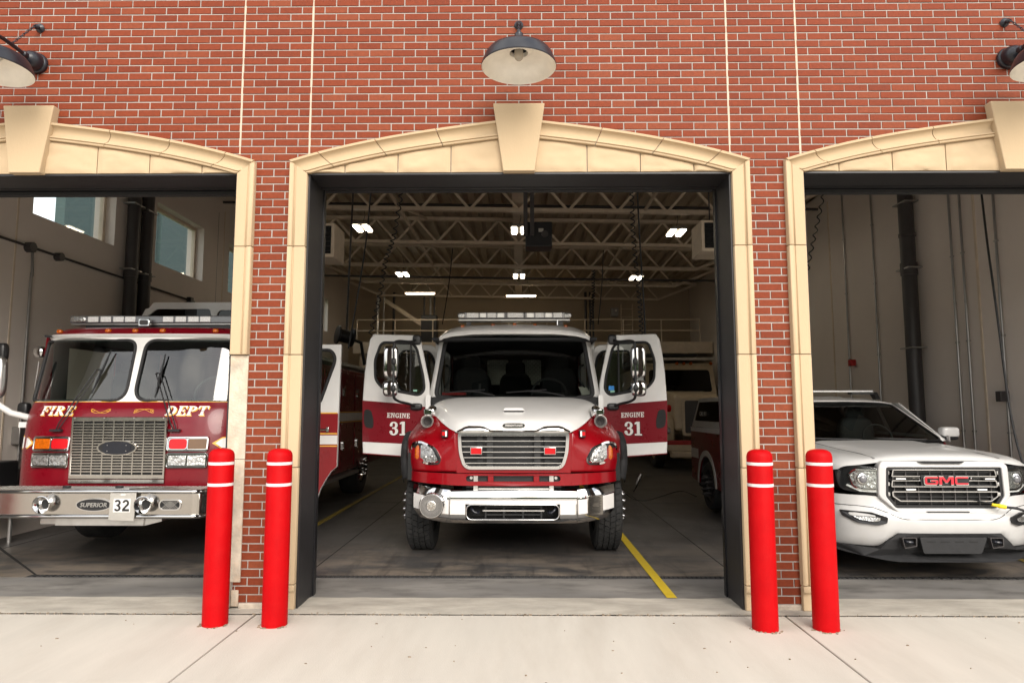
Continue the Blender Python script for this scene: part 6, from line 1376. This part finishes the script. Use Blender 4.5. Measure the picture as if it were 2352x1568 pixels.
# sides
circ = lambda y0, r: [(y0+r*math.cos(a), .40+r*math.sin(a)) for a in [math.pi*k/16 for k in range(17)]]
for s in (-1, 1):
    pl = [(1.18, 1.045), (1.18, .45), (1.35, .40)]+list(reversed(circ(1.86, .47)))+[(5.0, .40)]+list(reversed(circ(5.5, .46)))+[(6.45, .45), (6.45, 1.32), (2.55, 1.28), (2.3, 1.06)]
    b = MB(); b.prism(pl, c+s*.985, c+s*1.01, 'x'); sd_ = b.build('body_side', M['fred2'], PK, label='red body side')
    MB().box(c+s*1.0105, 2.4, 1.245, c+s*1.014, 6.44, 1.318).build('side_stripe', M['white_tape'], sd_)
    MB().ring([(5.5+.56*math.cos(a), .40+.56*math.sin(a)) for a in [math.pi*k/16 for k in range(17)]]+[(4.94, .40), (6.06, .40)], [(5.5+.47*math.cos(a), .40+.47*math.sin(a)) for a in [math.pi*k/16 for k in range(17)]]+[(5.03, .40), (5.97, .40)], c+s*1.0105, c+s*1.016, 'x').build('arch_stripe', M['silverlet'], sd_)
    MB().box(c+s*1.0105, 5.98, .80, c+s*1.014, 6.44, .96).build('side_stripe', M['silverlet'], sd_)
    # side windows and upper frame
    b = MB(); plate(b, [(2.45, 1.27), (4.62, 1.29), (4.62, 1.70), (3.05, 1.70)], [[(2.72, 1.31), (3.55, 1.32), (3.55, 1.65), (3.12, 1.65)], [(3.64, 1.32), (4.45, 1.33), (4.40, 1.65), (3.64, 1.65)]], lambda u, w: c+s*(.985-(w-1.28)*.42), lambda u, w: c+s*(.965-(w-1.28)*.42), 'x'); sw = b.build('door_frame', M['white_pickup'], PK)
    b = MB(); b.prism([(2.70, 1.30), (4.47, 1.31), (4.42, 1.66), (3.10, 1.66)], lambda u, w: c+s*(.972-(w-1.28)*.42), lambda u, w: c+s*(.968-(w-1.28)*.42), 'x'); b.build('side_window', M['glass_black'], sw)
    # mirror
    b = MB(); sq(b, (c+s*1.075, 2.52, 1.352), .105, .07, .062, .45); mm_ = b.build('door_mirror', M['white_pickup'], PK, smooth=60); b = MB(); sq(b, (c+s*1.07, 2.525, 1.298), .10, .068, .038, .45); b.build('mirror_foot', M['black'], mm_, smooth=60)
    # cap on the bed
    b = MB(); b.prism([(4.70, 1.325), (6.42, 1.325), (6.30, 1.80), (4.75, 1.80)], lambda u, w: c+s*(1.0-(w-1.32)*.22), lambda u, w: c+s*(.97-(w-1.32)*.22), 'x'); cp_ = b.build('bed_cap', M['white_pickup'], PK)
    b = MB(); b.prism([(4.80, 1.43), (6.26, 1.43), (6.20, 1.745), (4.84, 1.745)], lambda u, w: c+s*(1.006-(w-1.32)*.22), lambda u, w: c+s*(.999-(w-1.32)*.22), 'x'); b.build('cap_window', M['glass_black'], cp_)
    wheel(PK, c+s*.74, c+s*.985, 1.86, .395, .25, hub='pipe', tread=False); wheel(PK, c+s*.74, c+s*.985, 5.5, .395, .25, hub='pipe', tread=False)
t9 = font_text('lettering', 'CALL 911', c-.9785, 1.55, .075, 5.75, M['silverlet'], PK, w=.42, shear=.2, bold=.01, rx=90, rz=-90)
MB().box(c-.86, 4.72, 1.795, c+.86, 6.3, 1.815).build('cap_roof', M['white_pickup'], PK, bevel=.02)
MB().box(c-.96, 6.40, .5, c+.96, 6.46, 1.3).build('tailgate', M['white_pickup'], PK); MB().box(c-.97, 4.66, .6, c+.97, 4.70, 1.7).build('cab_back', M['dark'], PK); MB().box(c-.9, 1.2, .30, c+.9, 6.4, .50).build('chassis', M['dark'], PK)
MB().prism([(2.45, 1.20), (2.62, 1.255), (2.9, 1.24), (2.95, .9), (2.5, .8)], c-.9, c+.9, 'x').build('dashboard', M['cloth'], PK, bevel=.02)
for x in (-.42, .42):
    b = MB(); sq(b, (c+x, 3.45, 1.2), .23, .09, .32, .5); sq(b, (c+x, 3.46, 1.58), .13, .05, .09, .6); b.build('seat', M['cloth'], PK, smooth=60)
tq = [(c+.42+.18*math.cos(a), 2.88+.06*math.sin(a), 1.27+.16*math.sin(a)) for a in [2*math.pi*k/24 for k in range(24)]]; MB().tube(tq, .013, 8, closed=True).build('steering_wheel', M['cloth'], PK, smooth=60)
# charging lead
p0 = P(2288, 1160, .84); cdp = [P(2245, 1150, .86), P(2270, 1154, .82), p0]
ld = thing('charging_lead', p0, 'black cable with yellow plug running into the pickup grille', 'cord')
MB().tube(cr(cdp, 6), .006, 6).build('pigtail', M['rubber'], ld, smooth=60)
a, e_ = P(2278, 1158, .82), P(2310, 1164, .80); b = MB(); b.tube([a, a.lerp(e_, .45), a.lerp(e_, .5), e_], [.014, .016, .021, .019], 10); b.build('plug', M['yplug'], ld, smooth=40)
MB().tube(cr([e_, P(2335, 1167, .78), P(2362, 1173, .8), P(2385, 1160, .95), P(2375, 1110, 1.2), P(2345, 1050, 1.4), P(2318, 930, 1.6), P(2290, 720, 1.8), P(2268, 560, 1.95), P(2254, 440, 2.05), (P(2250, 400, 2.1))], 8), .012, 8).build('cable', M['rubber'], ld, smooth=60)
# ------------------------------------------------------------------ cream tanker at the back
c = 4.85
TK = thing('tanker_truck', (c, 15, 0), 'old cream tanker truck parked far back behind the open right door', 'truck')
b = MB(); b.prism([(13.0, 1.05), (13.0, 1.95), (13.15, 2.05), (14.5, 2.16), (14.5, 1.05)], c-.62, c+.62, 'x'); b.build('hood', M['beige'], TK, bevel=.08, seg=4)
MB().ring(rrect(c-.05, 1.42, .74, 1.02, .06), rrect(c-.05, 1.42, .60, .88, .05), 12.94, 13.0).build('grille_frame', M['beige'], TK); MB().prism(rrect(c-.05, 1.42, .62, .90, .05), 12.97, 12.995).build('grille', M['pipe'], TK)
for s in (-1, 1):
    b = MB(); sq(b, (c+s*.85, 13.55, 1.05), .28, .55, .42, .5); fd = b.build('fender', M['beige'], TK, smooth=60)
    b = MB(); sq(b, (c+s*.86, 13.0, 1.05), .13, .04, .10, .7); b.build('headlight', M['lens'], fd, smooth=60); b = MB(); sq(b, (c+s*.72, 13.25, 1.65), .07, .07, .10, .7); b.build('warning_light', M['redlens'], fd, smooth=60)
    wheel(TK, c+s*.80, c+s*1.08, 13.8, .5, .28, tread=False)
bm_ = MB().box(c-1.15, 12.70, .52, c+1.15, 12.78, .80).build('bumper', M['beige'], TK, bevel=.02); MB().box(c-1.1, 12.695, .68, c-.10, 12.70, .80).build('bumper_stripe', M['redpaint'], bm_)
MB().box(c-.8, 12.6, .34, c+.8, 12.9, .515).build('winch_tray', M['beige'], TK, bevel=.03)
b = MB(); plate(b, [(c-1.1, 2.0), (c+1.0, 2.0), (c+.95, 2.92), (c-1.05, 2.92)], [rpoly([(c-1.0, 2.14), (c+.88, 2.14), (c+.84, 2.80), (c-.96, 2.80)], .1, 4)], lambda u, w: 14.55+(w-2)*.25, lambda u, w: 14.6+(w-2)*.25); b.build('cab_front', M['beige'], TK)
MB().prism(rpoly([(c-1.0, 2.14), (c+.88, 2.14), (c+.84, 2.80), (c-.96, 2.80)], .1, 4), lambda u, w: 14.57+(w-2)*.25, lambda u, w: 14.58+(w-2)*.25).build('windscreen', M['glass_black'], TK)
MB().box(c-1.08, 14.6, .9, c+.98, 16.4, 1.99).build('cab_body', M['beige'], TK); MB().box(c-1.05, 14.75, 2.921, c+.95, 16.4, 3.0).build('cab_roof', M['beige'], TK, bevel=.03)
MB().box(c-1.0, 15.8, 2.0, c+.93, 16.38, 2.92).build('cab_rear', M['seat'], TK)
for x in (-.90, -.22, 0, .22, .85): b = MB(); sq(b, (c+.08+x*.95, 14.72, 2.99), .05, .05, .05, .8, 12, 8); b.build('marker_light', M['amber'], TK, smooth=60)
MB().box(c-1.2, 16.5, 1.0, c+1.15, 19.6, 2.9).build('tank_body', M['beige'], TK, bevel=.05); MB().box(c-1.1, 14.6, 3.08, c+.95, 19, 3.16).build('roof_rack', M['plate'], TK); MB().box(c-1.1, 14.9, 3.22, c+.55, 19, 3.30).build('hard_hose', M['black'], TK, bevel=.03)
MB().tube([(c+1.1, 14.5, 2.2), (c+1.15, 14.4, 2.6)], .02).build('mirror_post', M['chrome'], TK); b = MB(); sq(b, (c+1.15, 14.38, 2.55), .09, .04, .2, .5); b.build('mirror', M['chrome'], TK, smooth=60)
# hanging drop plug and floor cable beside the engine
cord('floor_cable', [P(1470, 1100, 5.2), G(1455, 1128), G(1440, 1136), G(1480, 1150), G(1560, 1128), G(1600, 1140)], .012, 'thin black cable lying on the floor right of the white engine', 'hanging cords')
b = MB(); q = G(1466, 1100, .3); b.tube([q+Vector((-.04, 0, -.10)), q, q+Vector((.05, 0, .10))], [.02, .035, .025], 10); tag(b.build('cable_plug', M['alu'], smooth=50), 'small shiny plug at the end of a cable right of the engine wheel', 'plug')
